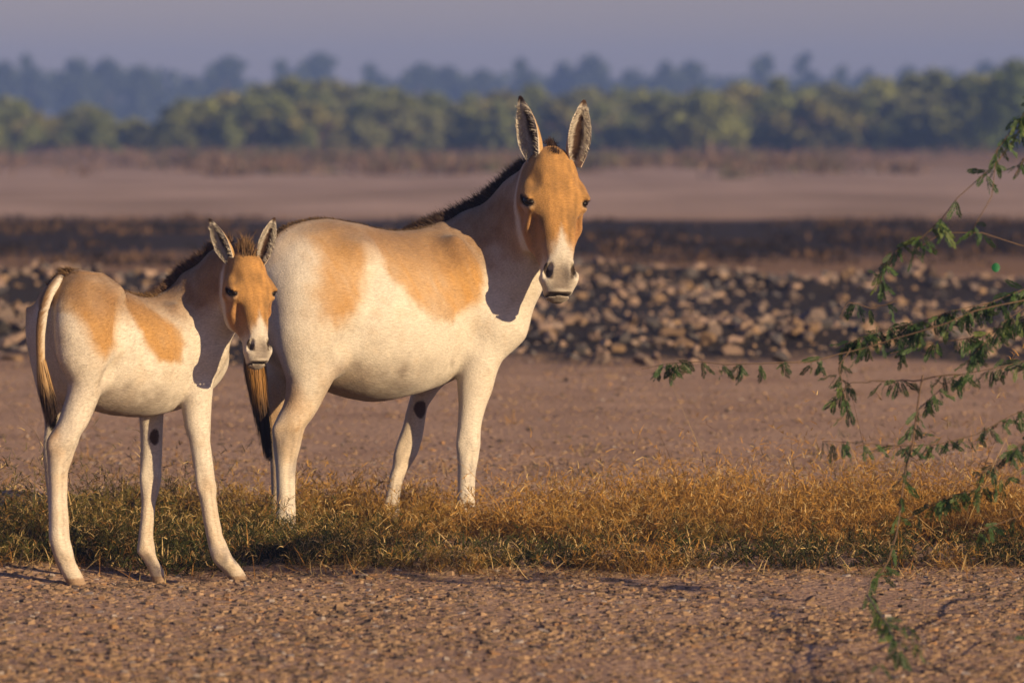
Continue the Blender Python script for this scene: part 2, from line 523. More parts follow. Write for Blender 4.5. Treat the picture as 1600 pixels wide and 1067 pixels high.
for A in (ADULT, FOAL):
    A['rows'] = [A['frame'].leg(l) for l in A['legs']]
FEET = []
for A in (ADULT, FOAL):
    for rws in A['rows']:
        b = min(rws)
        w = A['frame'].wor((b[1], b[2], b[0]))
        FEET.append((w[0], w[1], w[2]))

# ------------------------------------------------------------------ terrain
def gh_base(x, y):
    x = np.asarray(x, float); y = np.asarray(y, float)
    near = 1 - sstep(40, 70, y)
    h = 0.012 * fbm(x / 1.3, y / 1.3, oct=3, seed=3) * (0.3 + 0.7 * near) + 0.006 * fbm(x * 3, y * 3, oct=2, seed=5) * near
    # banks of dug clods and the mown strip beyond
    b1 = np.exp(-((y - 36.6 - 0.5 * vnoise(x * .5, x * 0, seed=8)) / 1.3) ** 2)
    b2 = np.exp(-((y - 46.5 - 0.9 * vnoise(x * .4, x * 0 + 3, seed=9)) / 1.5) ** 2)
    bn = fbm(x / .9, y / 1.1, oct=3, seed=11)
    h = h + b1 * (0.15 + 0.14 * bn) + b2 * (0.20 + 0.18 * bn)
    b3 = np.exp(-((y - 66 - 2 * vnoise(x * .2, x * 0 + 5, seed=19)) / 4.0) ** 2)
    h = h + b3 * (0.10 + 0.12 * fbm(x / 1.5, y / 3, oct=3, seed=21))
    h = h + sstep(120, 240, y) * 0.25 * fbm(x / 9, y / 25, oct=2, seed=23)
    return h

_f = np.array(FEET)
_S = 0.26
_K = np.exp(-((_f[:, None, 0] - _f[None, :, 0]) ** 2 + (_f[:, None, 1] - _f[None, :, 1]) ** 2) / (2 * _S * _S)) + np.eye(len(_f)) * 0.02
_w = np.linalg.solve(_K, _f[:, 2] - 0.004 + 0.004 - gh_base(_f[:, 0], _f[:, 1]))
print('foot heights', np.round(_f[:, 2], 3), 'depths', np.round(_f[:, 1], 2))

def gh(x, y):
    x = np.asarray(x, float); y = np.asarray(y, float)
    h = gh_base(x, y)
    for (fx, fy, fz), w in zip(_f, _w):
        h = h + w * np.exp(-((x - fx) ** 2 + (y - fy) ** 2) / (2 * _S * _S))
    return h

def build_ground():
    xs = np.concatenate([-np.geomspace(700, 3.4, 36)[:-1], np.arange(-3.4, 3.401, 0.028), np.geomspace(3.4, 700, 36)[1:]])
    ys = np.concatenate([-np.geomspace(60, 1, 9), np.linspace(0, 13.5, 15)[1:-1], np.arange(13.5, 25, 0.035), np.arange(25, 50, .07), np.arange(50, 90, .4),
                         np.geomspace(90, 1200, 70)])
    X, Y = np.meshgrid(xs, ys, indexing='ij')
    Z = gh(X, Y)
    nx, ny = X.shape
    V = np.stack([X, Y, Z], -1).reshape(-1, 3)
    i = np.arange(nx * ny).reshape(nx, ny)
    F = np.stack([i[:-1, :-1], i[1:, :-1], i[1:, 1:], i[:-1, 1:]], -1).reshape(-1, 4)
    me = mesh_np('ground', V, F, smooth=True)
    m, nt, b = material('dry_earth')
    N, L = nt.nodes, nt.links
    tc = N.new('ShaderNodeTexCoord')
    def noise(scale, detail=4, vec=None, rough=.55):
        n = N.new('ShaderNodeTexNoise'); n.inputs['Scale'].default_value = scale; n.inputs['Detail'].default_value = detail
        n.inputs['Roughness'].default_value = rough
        L.new(vec or tc.outputs['Object'], n.inputs['Vector']); return n.outputs['Fac']
    def ramp(fac, pts):
        r = N.new('ShaderNodeValToRGB'); e = r.color_ramp.elements
        while len(e) < len(pts): e.new(0.5)
        for q, (p, c) in zip(e, pts): q.position = p; q.color = (*c, 1)
        L.new(fac, r.inputs[0]); return r.outputs[0]
    def mix(f, a, c, mode='MIX'):
        x = N.new('ShaderNodeMix'); x.data_type = 'RGBA'; x.blend_type = mode
        if isinstance(f, float): x.inputs[0].default_value = f
        else: L.new(f, x.inputs[0])
        for s, v in ((6, a), (7, c)):
            if isinstance(v, tuple): x.inputs[s].default_value = (*v, 1)
            else: L.new(v, x.inputs[s])
        return x.outputs[2]
    # soil colour: pinkish brown dried mud, varied
    c1 = ramp(noise(1.1, 5), [(0.3, (.36, .222, .138)), (0.5, (.455, .29, .185)), (0.72, (.52, .34, .22))])
    c2 = ramp(noise(38, 3), [(0.35, (.55, .5, .5)), (0.6, (1.0, 1.0, 1.0))])
    col = mix(1.0, c1, c2, 'MULTIPLY')
    # bands of different soil with depth (position on the ground)
    sx = N.new('ShaderNodeSeparateXYZ'); L.new(tc.outputs['Object'], sx.inputs[0])
    wob = N.new('ShaderNodeMath'); wob.operation = 'MULTIPLY_ADD'
    wob.inputs[1].default_value = 7.0
    mp = N.new('ShaderNodeMapping'); mp.inputs['Scale'].default_value = (.35, .12, 1); L.new(tc.outputs['Object'], mp.inputs[0])
    L.new(noise(1.0, 4, mp.outputs[0]), wob.inputs[0]); L.new(sx.outputs[1], wob.inputs[2])
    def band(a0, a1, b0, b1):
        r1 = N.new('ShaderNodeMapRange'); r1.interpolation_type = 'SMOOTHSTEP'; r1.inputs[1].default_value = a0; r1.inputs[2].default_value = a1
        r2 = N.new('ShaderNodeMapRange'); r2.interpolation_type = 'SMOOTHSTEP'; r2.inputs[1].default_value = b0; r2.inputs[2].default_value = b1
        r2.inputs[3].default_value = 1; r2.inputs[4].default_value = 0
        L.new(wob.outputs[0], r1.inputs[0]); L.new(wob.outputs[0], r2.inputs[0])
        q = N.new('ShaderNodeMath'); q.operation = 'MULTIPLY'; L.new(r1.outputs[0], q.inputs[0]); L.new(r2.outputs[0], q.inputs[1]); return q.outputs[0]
    col = mix(band(36.4, 37.8, 52, 55), col, (.034, .026, .022))         # dug soil, darker under and between the banks
    col = mix(band(54, 57, 62, 64), col, (.22, .125, .065))          # dry grass strip
    col = mix(band(61, 64, 84, 88), col, (.032, .021, .016))         # burnt strip
    col = mix(band(86, 92, 5000, 8000), col, ramp(noise(.6, 4, mp.outputs[0]), [(.35, (.27, .18, .125)), (.65, (.44, .30, .225))]))
    col = mix(band(155, 190, 5000, 8000), col, ramp(noise(2.2, 4, mp.outputs[0]), [(.4, (.17, .10, .05)), (.62, (.33, .20, .115))]))
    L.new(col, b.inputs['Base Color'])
    b.inputs['Roughness'].default_value = .95; b.inputs['Specular IOR Level'].default_value = .1
    vo = N.new('ShaderNodeTexVoronoi'); vo.feature = 'DISTANCE_TO_EDGE'; vo.inputs['Scale'].default_value = 32
    L.new(tc.outputs['Object'], vo.inputs['Vector'])
    bp = N.new('ShaderNodeBump'); bp.inputs['Strength'].default_value = 1.0; bp.inputs['Distance'].default_value = .035
    L.new(noise(30, 6), bp.inputs['Height']); L.new(bp.outputs[0], b.inputs['Normal'])
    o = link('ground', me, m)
    tag(o, kind='structure')
    return o
build_ground()

# ------------------------------------------------------------------ building an animal
MAT_COAT = attr_material('coat', rough=.85, spec=.12, bump=(260, .35, .004), var=(140, .08), sheen=.1)
def add_hair_grain(m):
    nt = m.node_tree; N, L = nt.nodes, nt.links
    b = N['Principled BSDF']
    src = b.inputs['Base Color'].links[0].from_socket
    tc = N.new('ShaderNodeTexCoord')
    mp = N.new('ShaderNodeMapping'); mp.inputs['Rotation'].default_value = (0, R(40), 0); mp.inputs['Scale'].default_value = (45, 210, 240)
    L.new(tc.outputs['Object'], mp.inputs[0])
    n = N.new('ShaderNodeTexNoise'); n.inputs['Scale'].default_value = 1.0; n.inputs['Detail'].default_value = 3
    L.new(mp.outputs[0], n.inputs['Vector'])
    mr = N.new('ShaderNodeMapRange'); mr.inputs[1].default_value = .3; mr.inputs[2].default_value = .7; mr.inputs[3].default_value = .80; mr.inputs[4].default_value = 1.14
    L.new(n.outputs['Fac'], mr.inputs[0])
    mx = N.new('ShaderNodeMix'); mx.data_type = 'RGBA'; mx.blend_type = 'MULTIPLY'; mx.inputs[0].default_value = 1
    L.new(src, mx.inputs[6]); L.new(mr.outputs[0], mx.inputs[7]); L.new(mx.outputs[2], b.inputs['Base Color'])
    bp = N.new('ShaderNodeBump'); bp.inputs['Strength'].default_value = .5; bp.inputs['Distance'].default_value = .004
    L.new(n.outputs['Fac'], bp.inputs['Height'])
    old = b.inputs['Normal'].links[0].from_socket
    L.new(old, bp.inputs['Normal']); L.new(bp.outputs[0], b.inputs['Normal'])
add_hair_grain(MAT_COAT)
MAT_HAIR = attr_material('coarse_hair', rough=.6, spec=.25)
MAT_FUR = attr_material('fur', rough=.8, spec=.1, translucent=.0)
_m, _nt, _b = material('eye_glass'); _b.inputs['Base Color'].default_value = (.008, .005, .004, 1); _b.inputs['Roughness'].default_value = .4; _b.inputs['Specular IOR Level'].default_value = .12
_n = _nt.nodes.new('ShaderNodeTexNoise'); _n.inputs['Scale'].default_value = 60
MAT_EYE = _m

WHITE = np.array([.54, .47, .375]); TAN = np.array([.34, .165, .042]); TAN2 = np.array([.40, .24, .10])
DARK = np.array([.035, .018, .011]); GREY = np.array([.27, .205, .155]); BROWN = np.array([.25, .14, .062])

def lerp(c, d, m):
    return c + (d - c) * np.clip(m, 0, 1)[:, None]

def strands(roots, dirs, length, width, cols_root, cols_tip, side=None, droop=0.0, segs=3, jitter=.25, normals=None):
    n = len(roots)
    length = np.broadcast_to(np.asarray(length, float), (n,)); width = np.broadcast_to(np.asarray(width, float), (n,))
    dirs = dirs + rng.normal(0, jitter, (n, 3)); dirs /= np.linalg.norm(dirs, axis=1, keepdims=True)
    if side is None:
        side = np.cross(dirs, rng.normal(0, 1, (n, 3)))
    side = side - dirs * (side * dirs).sum(1, keepdims=True)
    side /= np.linalg.norm(side, axis=1, keepdims=True) + 1e-9
    bend = rng.normal(0, .18 if segs > 1 else .05, (n, 3))
    V = []; C = []
    for s in range(segs + 1):
        t = s / segs
        p = roots + dirs * (length * t)[:, None] + bend * (length * t * t)[:, None]
        p[:, 2] -= droop * length * t * t
        w = (width * (1 - t) ** .7)[:, None] * .5
        c = cols_root + (cols_tip - cols_root) * t
        if s < segs:
            V += [p - side * w, p + side * w]; C += [c, c]
        else:
            V += [p]; C += [c]
    m = len(V)
    V = np.stack(V, 1).reshape(-1, 3); C = np.stack(C, 1).reshape(-1, 3)
    F = []
    base = np.arange(n) * m
    for s in range(segs - 1):
        F.append(np.stack([base + 2 * s, base + 2 * s + 1, base + 2 * s + 3], 1))
        F.append(np.stack([base + 2 * s, base + 2 * s + 3, base + 2 * s + 2], 1))
    F.append(np.stack([base + 2 * segs - 2, base + 2 * segs - 1, base + 2 * segs], 1))
    return V, np.concatenate(F), C, m

def tube_np(path, radii, n=10):
    path = np.asarray(path, float)
    T = np.gradient(path, axis=0); T /= np.linalg.norm(T, axis=1, keepdims=True) + 1e-12
    up = np.array([0.3, 0.2, 1.0]) if np.abs(T[:, 2]).mean() < .7 else np.array([.9, .45, .1])
    V = []
    for p, t, r in zip(path, T, radii):
        u = np.cross(t, up)
        if np.linalg.norm(u) < 1e-3: u = np.cross(t, [1, 0, 0])
        u /= np.linalg.norm(u); w = np.cross(t, u)
        for a in range(n):
            an = 2 * math.pi * a / n
            V.append(p + r * (math.cos(an) * u + math.sin(an) * w))
    F = []
    for i in range(len(path) - 1):
        for a in range(n):
            b = (a + 1) % n
            F.append((i * n + a, i * n + b, (i + 1) * n + b, (i + 1) * n + a))
    return np.array(V), np.array(F)

def resample(pts, n):
    pts = np.asarray(pts, float)
    s = np.concatenate([[0], np.cumsum(np.linalg.norm(np.diff(pts[:, :3], axis=0), axis=1))])
    t = np.linspace(0, s[-1], n)
    return np.stack([pchip(s, pts[:, i], t) for i in range(pts.shape[1])], 1)

HEAD = [(-.02, -.05, -.12, .03), (0, -.03, -.15, .06), (.03, -.012, -.18, .080), (.07, -.002, -.20, .097), (.12, .006, -.215, .110), (.18, .008, -.225, .117),
        (.25, .006, -.225, .110), (.32, .003, -.205, .096), (.39, -.003, -.165, .079), (.45, -.012, -.14, .062), (.50, -.02, -.13, .060), (.545, -.034, -.125, .054),
        (.575, -.055, -.115, .048), (.592, -.075, -.10, .02)]

def build_animal(A, label, root_name='wild_ass'):
    fr = A['frame']; sc_ = A['scale']
    rows = A['rows']
    H = A['head']
    o = fr.Pd(*H['poll'], H['d'])
    Lw = np.array(H['L'], float); Lw /= np.linalg.norm(Lw)
    Fw = np.array([math.sin(H['yaw']), -math.cos(H['yaw']), 0]); Fw -= Lw * (Fw @ Lw); Fw /= np.linalg.norm(Fw)
    Sw = np.cross(Fw, Lw)          # towards the animal's own left or right; symmetric
    MH = np.stack([fr.dir(Lw), fr.dir(Sw), fr.dir(Fw)])
    hp = lambda l, s, f: o + MH.T @ (np.array([l, s, f]) * sc_)
    allp = np.array([[r[1] - r[3], r[2] - r[4], r[0]] for q in rows for r in q] + [[r[1] + r[3], r[2] + r[4], r[0]] for q in rows for r in q]
                    + [hp(l, s * w, f) for l, f, f2, w in HEAD for s in (-1, 1)] + [hp(l, s * w, f2) for l, f, f2, w in HEAD for s in (-1, 1)]
                    + [[t[0], s * t[3], z] for t in A['trunk'] for s in (-1, 1) for z in (t[1], t[2])])
    lo = allp.min(0) - .04; hi = allp.max(0) + .05
    fld = Field(lo, hi, A['res'])
    fld.xloft(A['trunk'], .01)
    q = sc_ if sc_ < 1 else 1.0
    # hips, croup and shoulder masses
    for i, rws in enumerate(rows):
        jy = A['joint'][i]
        fld.vloft(rws, .055 * q if i < 2 else .028 * q, zg=fr.P(A['legs'][i][-1][1], jy, A['legs'][i][-1][3])[2])
    cr_ = A['crease']
    for sy in (1, -1):
        cp_ = fr.P(cr_[0], cr_[1], cr_[2]); cp_[1] *= sy
        fld.ell(cp_, cr_[3], None, .02 * q, sub=True)
    for (px_, py_, by_, r_, sub_, ang_) in A['forms']:
        cpt = fr.P(px_, py_, by_)
        c_, s_ = math.cos(ang_), math.sin(ang_)
        Mf = np.array([[c_, 0, s_], [0, 1, 0], [-s_, 0, c_]])
        fld.ell(cpt, r_, Mf, .08 * q, sub=sub_)
        cpt = cpt * np.array([1, -1, 1])
        fld.ell(cpt, r_, Mf, .08 * q, sub=sub_)
    # neck
    nodes = []
    for (p, d, a, b) in A['neck']:
        nodes.append([fr.Pd(*p, d), a, b])
    for i, nd in enumerate(nodes):
        j = min(i, len(nodes) - 2)
        ax = nodes[j + 1][0] - nodes[j][0]
        u = np.array([0, 0, 1.0]) - ax * (ax[2] / (ax @ ax))
        nd.append(u / np.linalg.norm(u))
    fld.nloft([tuple(n) for n in nodes], .11 * q)
    # head
    hs = [(l * sc_, a * sc_, b * sc_, w * sc_) for l, a, b, w in HEAD]
    hf = Field(lo, hi, A['res'])
    hf.xloft(hs, .01, M=MH, o=o, p=2.75)
    def he(l, s, f, r, k=.02, sub=False, rot=0.0, both=True, rf=0.0):
        for sg in ((-1, 1) if both else (1,)):
            M = MH
            if rot:
                c_, s_ = math.cos(rot * sg), math.sin(rot * sg)
                M = np.array([[c_, s_, 0], [-s_, c_, 0], [0, 0, 1]]) @ MH
            if rf:
                c_, s_ = math.cos(rf), math.sin(rf)
                M = np.array([[c_, 0, -s_], [0, 1, 0], [s_, 0, c_]]) @ M
            hf.ell(hp(l, s * sg, f), np.array(r) * sc_, M, k * sc_, sub)
    he(.168, .096, -.040, (.046, .028, .028), .03)
    he(.225, .100, -.088, (.085, .022, .042), .05)
    he(.27, .070, -.150, (.105, .034, .085), .03)
    he(.33, 0, -.035, (.17, .052, .040), .03, both=False)
    he(.49, .047, -.052, (.050, .030, .042), .025)
    he(.545, 0, -.060, (.036, .048, .040), .02, both=False)
    he(.505, 0, .004, (.045, .012, .022), .03, sub=True, both=False)
    he(.550, 0, -.110, (.038, .040, .036), .015, both=False)
    he(.355, .088, -.050, (.085, .016, .030), .04, sub=True)
    he(.122, .108, -.012, (.030, .020, .020), .04, sub=True)
    he(.250, .125, -.120, (.03, .012, .05), .03, sub=True)
    he(.440, .074, -.070, (.040, .014, .035), .03, sub=True)
    # eye sockets and lids
    he(.200, .127, -.044, (.021, .024, .038), .010, sub=True, rf=.5)
    he(.182, .118, -.040, (.011, .017, .044), .010, rf=.5)
    he(.222, .110, -.052, (.008, .009, .032), .016, rf=.5)
    # nostrils, mouth
    he(.484, .052, -.012, (.034, .015, .036), .008, sub=True, rot=.30)
    he(.570, 0, -.080, (.0050, .050, .055), .008, sub=True, both=False)
    hd_field, nd_field = hf.D.copy(), fld.D.copy()
    h = np.maximum(.05 * q - np.abs(fld.D - hf.D), 0) / (.05 * q)
    fld.D = np.minimum(fld.D, hf.D) - h * h * .05 * q * .25
    P, F = fld.mesh(3)
    gi = np.clip(np.round((P - fld.lo) / fld.res).astype(int), 0, np.array(fld.n) - 1)
    hd = hd_field[gi[:, 0], gi[:, 1], gi[:, 2]]; bd = nd_field[gi[:, 0], gi[:, 1], gi[:, 2]]
    del hf, hd_field, nd_field
    del fld
    # soft irregularity of flesh and bone
    N = vert_normals(P, F)
    P = P + N * (.0030 * q * fbm(P[:, 0] * 9, P[:, 1] * 9, P[:, 2] * 7, 3, 31) + (.0005) * vnoise(P[:, 0] * 45, P[:, 1] * 45, P[:, 2] * 30, 37))[:, None]
    N = vert_normals(P, F)
    # ---- coat pattern in the animal's own frame
    x, y, z = P.T
    hl, hS, hf_ = (MH @ (P - o).T) / sc_
    n1 = fbm(x * 14, y * 14, z * 14, 3, 41); n2 = fbm(x * 45, y * 45, z * 25, 3, 43); n3 = fbm(x * 5, y * 5, z * 5, 2, 47)
    c = np.tile(WHITE, (len(P), 1)) * (1 + .05 * n1 + .05 * n2)[:, None]
    side_pts = lambda poly: np.array([fr.P(px, py, A['side'])[[0, 2]] for px, py in poly])
    w = .02 * n1 + .012 * n2
    e = q
    top = np.interp(x, [t[0] for t in A['trunk']], [t[1] for t in A['trunk']])
    bot = np.interp(x, [t[0] for t in A['trunk']], [t[2] for t in A['trunk']])
    rel = np.clip((z - bot) / (top - bot), 0, 1.3)
    trunk_m = sstep(.60 * e, .55 * e, np.abs(x - .02)) * sstep(.2, .4, rel)
    sd = poly_sd(x, z, side_pts(A['flank'])) + w * e
    hs = vnoise(x * 60 + z * 25, y * 20, z * 14 - x * 6, 57)
    m = sstep(.024 * e, -.028 * e, sd + .010 * e * hs)
    c = lerp(c, TAN * (1 + .22 * n3 + .12 * n2 + .16 * hs)[:, None] * .55 + TAN2 * .45 * (1 + .1 * n1)[:, None], m * ((.80 if sc_ == 1 else 1.0) + .25 * n3 + .1 * hs))
    sd = poly_sd(x, z, side_pts(A['rump'])) + w * e
    m = sstep(.06 * e, -.035 * e, sd)
    c = lerp(c, TAN * .6 + TAN2 * .4, m * ((.72 if sc_ == 1 else .85) + .4 * n3 + .1 * hs))
    c = lerp(c, TAN2, sstep(.84, .99, rel + .05 * n1) * trunk_m * .38)
    # dorsal stripe
    st = sstep(A['stripe'] * 1.3, A['stripe'] * .7, np.abs(y) + .006 * n2) * sstep(.955, .985, rel) * sstep(.5 * e, .42 * e, x)
    c = lerp(c, BROWN * .45, st)
    st2 = sstep(A['stripe'] * 2.4, A['stripe'] * .9, np.abs(y) + .01 * n2) * sstep(.9, .97, rel) * sstep(.5 * e, .42 * e, x)
    c = lerp(c, TAN * .8, st2 * .6 * (1 - st))
    inh0 = sstep(-.012, .012, bd - hd)
    # neck
    nb = nodes[0][0]; ax = nodes[-1][0] - nb; L_ = np.linalg.norm(ax); ax /= L_
    t_ = (P - nb) @ ax; un = nodes[1][3]; dv = (P - nb - np.outer(t_, ax)) @ un
    nz = .09 * e * n1
    neck_m = sstep(.02 * e, .16 * e, t_ + .3 * dv) * sstep(-.16 * e, .04 * e, dv + nz) * sstep(.012, -.012, bd - hd)
    streak = .5 + .5 * vnoise(t_ * 26 + 4 * n3, dv * 3, y * 4, 53)
    c = lerp(c, np.array([.20, .108, .050]), neck_m * (.80 + .15 * n2 + .3 * streak - .15))
    # mottling and dust on the pale coat; rump shade painted in grey
    nm_ = fbm(x * 24, y * 24, z * 20, 3, 67)
    c = lerp(c, TAN2 * .95, sstep(.05, .6, nm_ + .35 * n3) * .17 * (1 - inh0))
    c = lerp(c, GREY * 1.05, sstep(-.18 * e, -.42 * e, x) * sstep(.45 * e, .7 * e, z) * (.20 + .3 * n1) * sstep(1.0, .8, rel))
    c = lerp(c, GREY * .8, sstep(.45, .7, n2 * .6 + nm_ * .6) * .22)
    # greyer brown towards the belly line
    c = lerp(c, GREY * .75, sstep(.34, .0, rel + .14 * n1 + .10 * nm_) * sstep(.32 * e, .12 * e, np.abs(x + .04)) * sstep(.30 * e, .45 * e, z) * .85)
    # legs: fawn backs, dirt specks
    lowm = sstep(.62 * e, .42 * e, z)
    c = lerp(c, TAN2 * .85, lowm * sstep(.1, .6, n3 + .35) * .3)
    hindm = sstep(.02, -.08, x) * sstep(.70 * e, .5 * e, z)
    c = lerp(c, TAN2 * .8 + TAN * .1, hindm * (.30 + .4 * n1 + .3 * n3))
    c = lerp(c, BROWN, lowm * sstep(.45, .7, n2 + .25 * n1) * .4)
    c = lerp(c, BROWN * .8, sstep(.66, .8, n2) * .08)
    # hocks tinted
    for i in (0, 1):
        hk = sorted(rows[i], key=lambda r: -r[0])
        zz = fr.P(100, A['legs'][i][9 if i == 0 else 4][0], -.1)[2]
        cx = [r for r in hk if abs(r[0] - zz) < .05]
        if cx:
            r0 = cx[0]
            dd = np.sqrt((x - (r0[1] - r0[3] * .6)) ** 2 + (y - r0[2]) ** 2 + ((z - r0[0]) * .5) ** 2)
            c = lerp(c, TAN * .9, sstep(.075 * e, .03 * e, dd + .02 * n1) * .6)
    # hooves
    hoof = np.zeros(len(P))
    for rws in rows:
        b = min(rws)
        dd = np.hypot(x - b[1], y - b[2])
        hoof = np.maximum(hoof, sstep(.044 * e, .036 * e, z - b[0]) * (dd < .11))
    c = lerp(c, np.array([.30, .20, .125]) * (1 + .15 * n1)[:, None], hoof)
    # chestnut on the inner side of the far foreleg
    (cpx, cpy), cby, cw, ch = A['chestnut']
    cp = fr.P(cpx, cpy, cby)
    dd = ((x - cp[0]) / cw) ** 2 + ((z - cp[2]) / ch) ** 2
    c = lerp(c, np.array([.07, .04, .025]), sstep(1.15, .85, dd + .3 * n2) * (np.abs(y - cby) < .05) * (N[:, 1] < .5))
    # head
    inh = sstep(-.012, .012, bd - hd)
    hw = np.interp(hl, [a[0] for a in HEAD], [a[3] for a in HEAD])
    ff = hf_ + .012 * n1
    face = sstep(.375, .30, hl - 1.7 * np.minimum(np.abs(hS) + .012 * n1, .06) + .035 * n2 + .02 * n1)
    jaw = sstep(-.165, -.125, ff + .07 * sstep(.42, .2, hl) * 0)
    tanm = face * jaw * inh
    c = lerp(c, WHITE * .92, inh)
    fs = vnoise(hS * 60, hl * 14, hf_ * 20, 59)
    c = lerp(c, TAN * (.90 + .28 * n3 + .25 * n2 + .30 * fs)[:, None], tanm * .95)
    cheek = sstep(.18, .28, hl) * sstep(.42, .34, hl + .01 * n1) * sstep(-.035, -.06, hf_) * jaw * inh
    c = lerp(c, TAN * .78 + np.array([.05, .03, .03]), cheek * .7)
    for sg in (-1, 1):
        de = np.sqrt(((hl - .205) * .9) ** 2 + (hS - sg * .115) ** 2 + ((hf_ + .052) * .75) ** 2)
        c = lerp(c, WHITE * .9, sstep(.044, .030, de + .006 * n2) * inh * sstep(.20, .22, hl) * .25)
        c = lerp(c, DARK * .6, sstep(1.18, .95, np.sqrt(((hl - .200 - .5 * (hf_ + .045)) / .0225) ** 2 + ((hS - sg * .118) / .027) ** 2 + ((hf_ + .045) / .042) ** 2)) * inh)
        # lashes / dark brow line
        de = np.sqrt(((hl - .184 - .5 * (hf_ + .046)) / .009) ** 2 + ((hf_ + .046) / .034) ** 2)
        c = lerp(c, DARK, sstep(1.1, .8, de) * inh * (sg * hS > .10) * .8)
        dn = np.sqrt(((hl - .482) / .036) ** 2 + ((hS - sg * (.052 - .3 * (hl - .482))) / .017) ** 2 + ((hf_ + .018) / .038) ** 2)
        c = lerp(c, DARK * .5, sstep(1.08, .85, dn) * inh)
    muz = sstep(.425, .49, hl + .02 * n1) * sstep(.07, .02, np.abs(hS)) * sstep(-.14, -.10, hf_) * inh
    c = lerp(c, GREY * .50, muz * (.85 + .2 * n1) * sstep(.568, .545, hl))
    nose = sstep(.35, .40, hl) * sstep(.46, .42, hl) * inh * sstep(.03, .05, np.abs(hS) + .01 * n1 + .02)
    c = lerp(c, GREY * .95 + .05, nose * .35)
    c = lerp(c, DARK, sstep(.0085, .003, np.abs(hl - .570 + .10 * np.abs(hS))) * inh * (hf_ > -.135) * sstep(.056, .040, np.abs(hS)) * .95)
    c = lerp(c, GREY * .6, sstep(.572, .58, hl) * inh * .85)
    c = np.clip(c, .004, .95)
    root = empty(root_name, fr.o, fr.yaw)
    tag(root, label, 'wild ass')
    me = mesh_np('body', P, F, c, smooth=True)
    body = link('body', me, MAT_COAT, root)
    # ---- short fur lying along the coat
    nf = A['fur']
    fa = np.linalg.norm(np.cross(P[F[:, 2]] - P[F[:, 0]], P[F[:, 3]] - P[F[:, 1]]), axis=1)
    pick = rng.choice(len(F), nf, p=fa / fa.sum())
    bw = rng.dirichlet((1, 1, 1, 1), nf)
    rp = (P[F[pick]] * bw[..., None]).sum(1); rn = (N[F[pick]] * bw[..., None]).sum(1); rn /= np.linalg.norm(rn, axis=1, keepdims=True)
    rc = (c[F[pick]] * bw[..., None]).sum(1)
    g = np.tile(np.array([-.8, 0, -.6]), (nf, 1))
    lh = (MH @ (rp - o).T) / sc_
    ish = (lh[0] > -.02) & (np.abs(lh[1]) < .16) & (lh[2] > -.26) & (lh[2] < .06) & (lh[0] < .64)
    g[ish] = MH[0]
    isl = rp[:, 2] < .52 * e
    g[isl] = (0, 0, -1)
    g = g - rn * (g * rn).sum(1, keepdims=True); g /= np.linalg.norm(g, axis=1, keepdims=True) + 1e-9
    keep = ~((lh[0] > .44) & ish)
    for sg in (-1, 1):
        keep &= ~((np.linalg.norm(lh.T - np.array([.198, sg * .118, -.05]), axis=1) < .034) & ish)
    rp, rn, rc, g, isl, ish = rp[keep], rn[keep], rc[keep], g[keep], isl[keep], ish[keep]
    ln = np.where(isl, .007, np.where(ish, .007, .011)) * (.6 + .8 * rng.random(len(rp))) * (1.25 if sc_ < 1 else 1)
    tone = (1 + .13 * rng.normal(0, 1, len(rp)))[:, None].clip(.65, 1.35)
    V, Ff, C, mm = strands(rp - rn * .001, g + rn * (.13 if sc_ == 1 else .15), ln, .0016, rc * tone, np.clip(rc * tone * 1.05, 0, .9), side=np.cross(g, rn), segs=1, jitter=.08)
    fm = mesh_np('coat', V, Ff, np.clip(C, .004, .9), smooth=True, normals=np.repeat(rn, mm, axis=0))
    fo = link('coat_hair', fm, MAT_FUR, root); fo['kind'] = 'stuff'
    # ---- eyes
    for sg in (-1, 1):
        u = np.linspace(0, math.pi, 13); v = np.linspace(0, 2 * math.pi, 25)[:-1]
        pts = np.array([[math.sin(a) * math.cos(b), math.sin(a) * math.sin(b), math.cos(a)] for a in u for b in v]) * np.array([.018, .0235, .035]) * sc_ @ np.array([[math.cos(.5), 0, math.sin(.5)], [0, 1, 0], [-math.sin(.5), 0, math.cos(.5)]]).T
        idx = np.arange(13 * 24).reshape(13, 24)
        Fq = np.stack([idx[:-1], np.roll(idx, -1, 1)[:-1], np.roll(idx, -1, 1)[1:], idx[1:]], -1).reshape(-1, 4)
        eo = link('eye', mesh_np('eye', pts @ MH + hp(.201, sg * .1065, -.046), Fq, smooth=True), MAT_EYE, root)
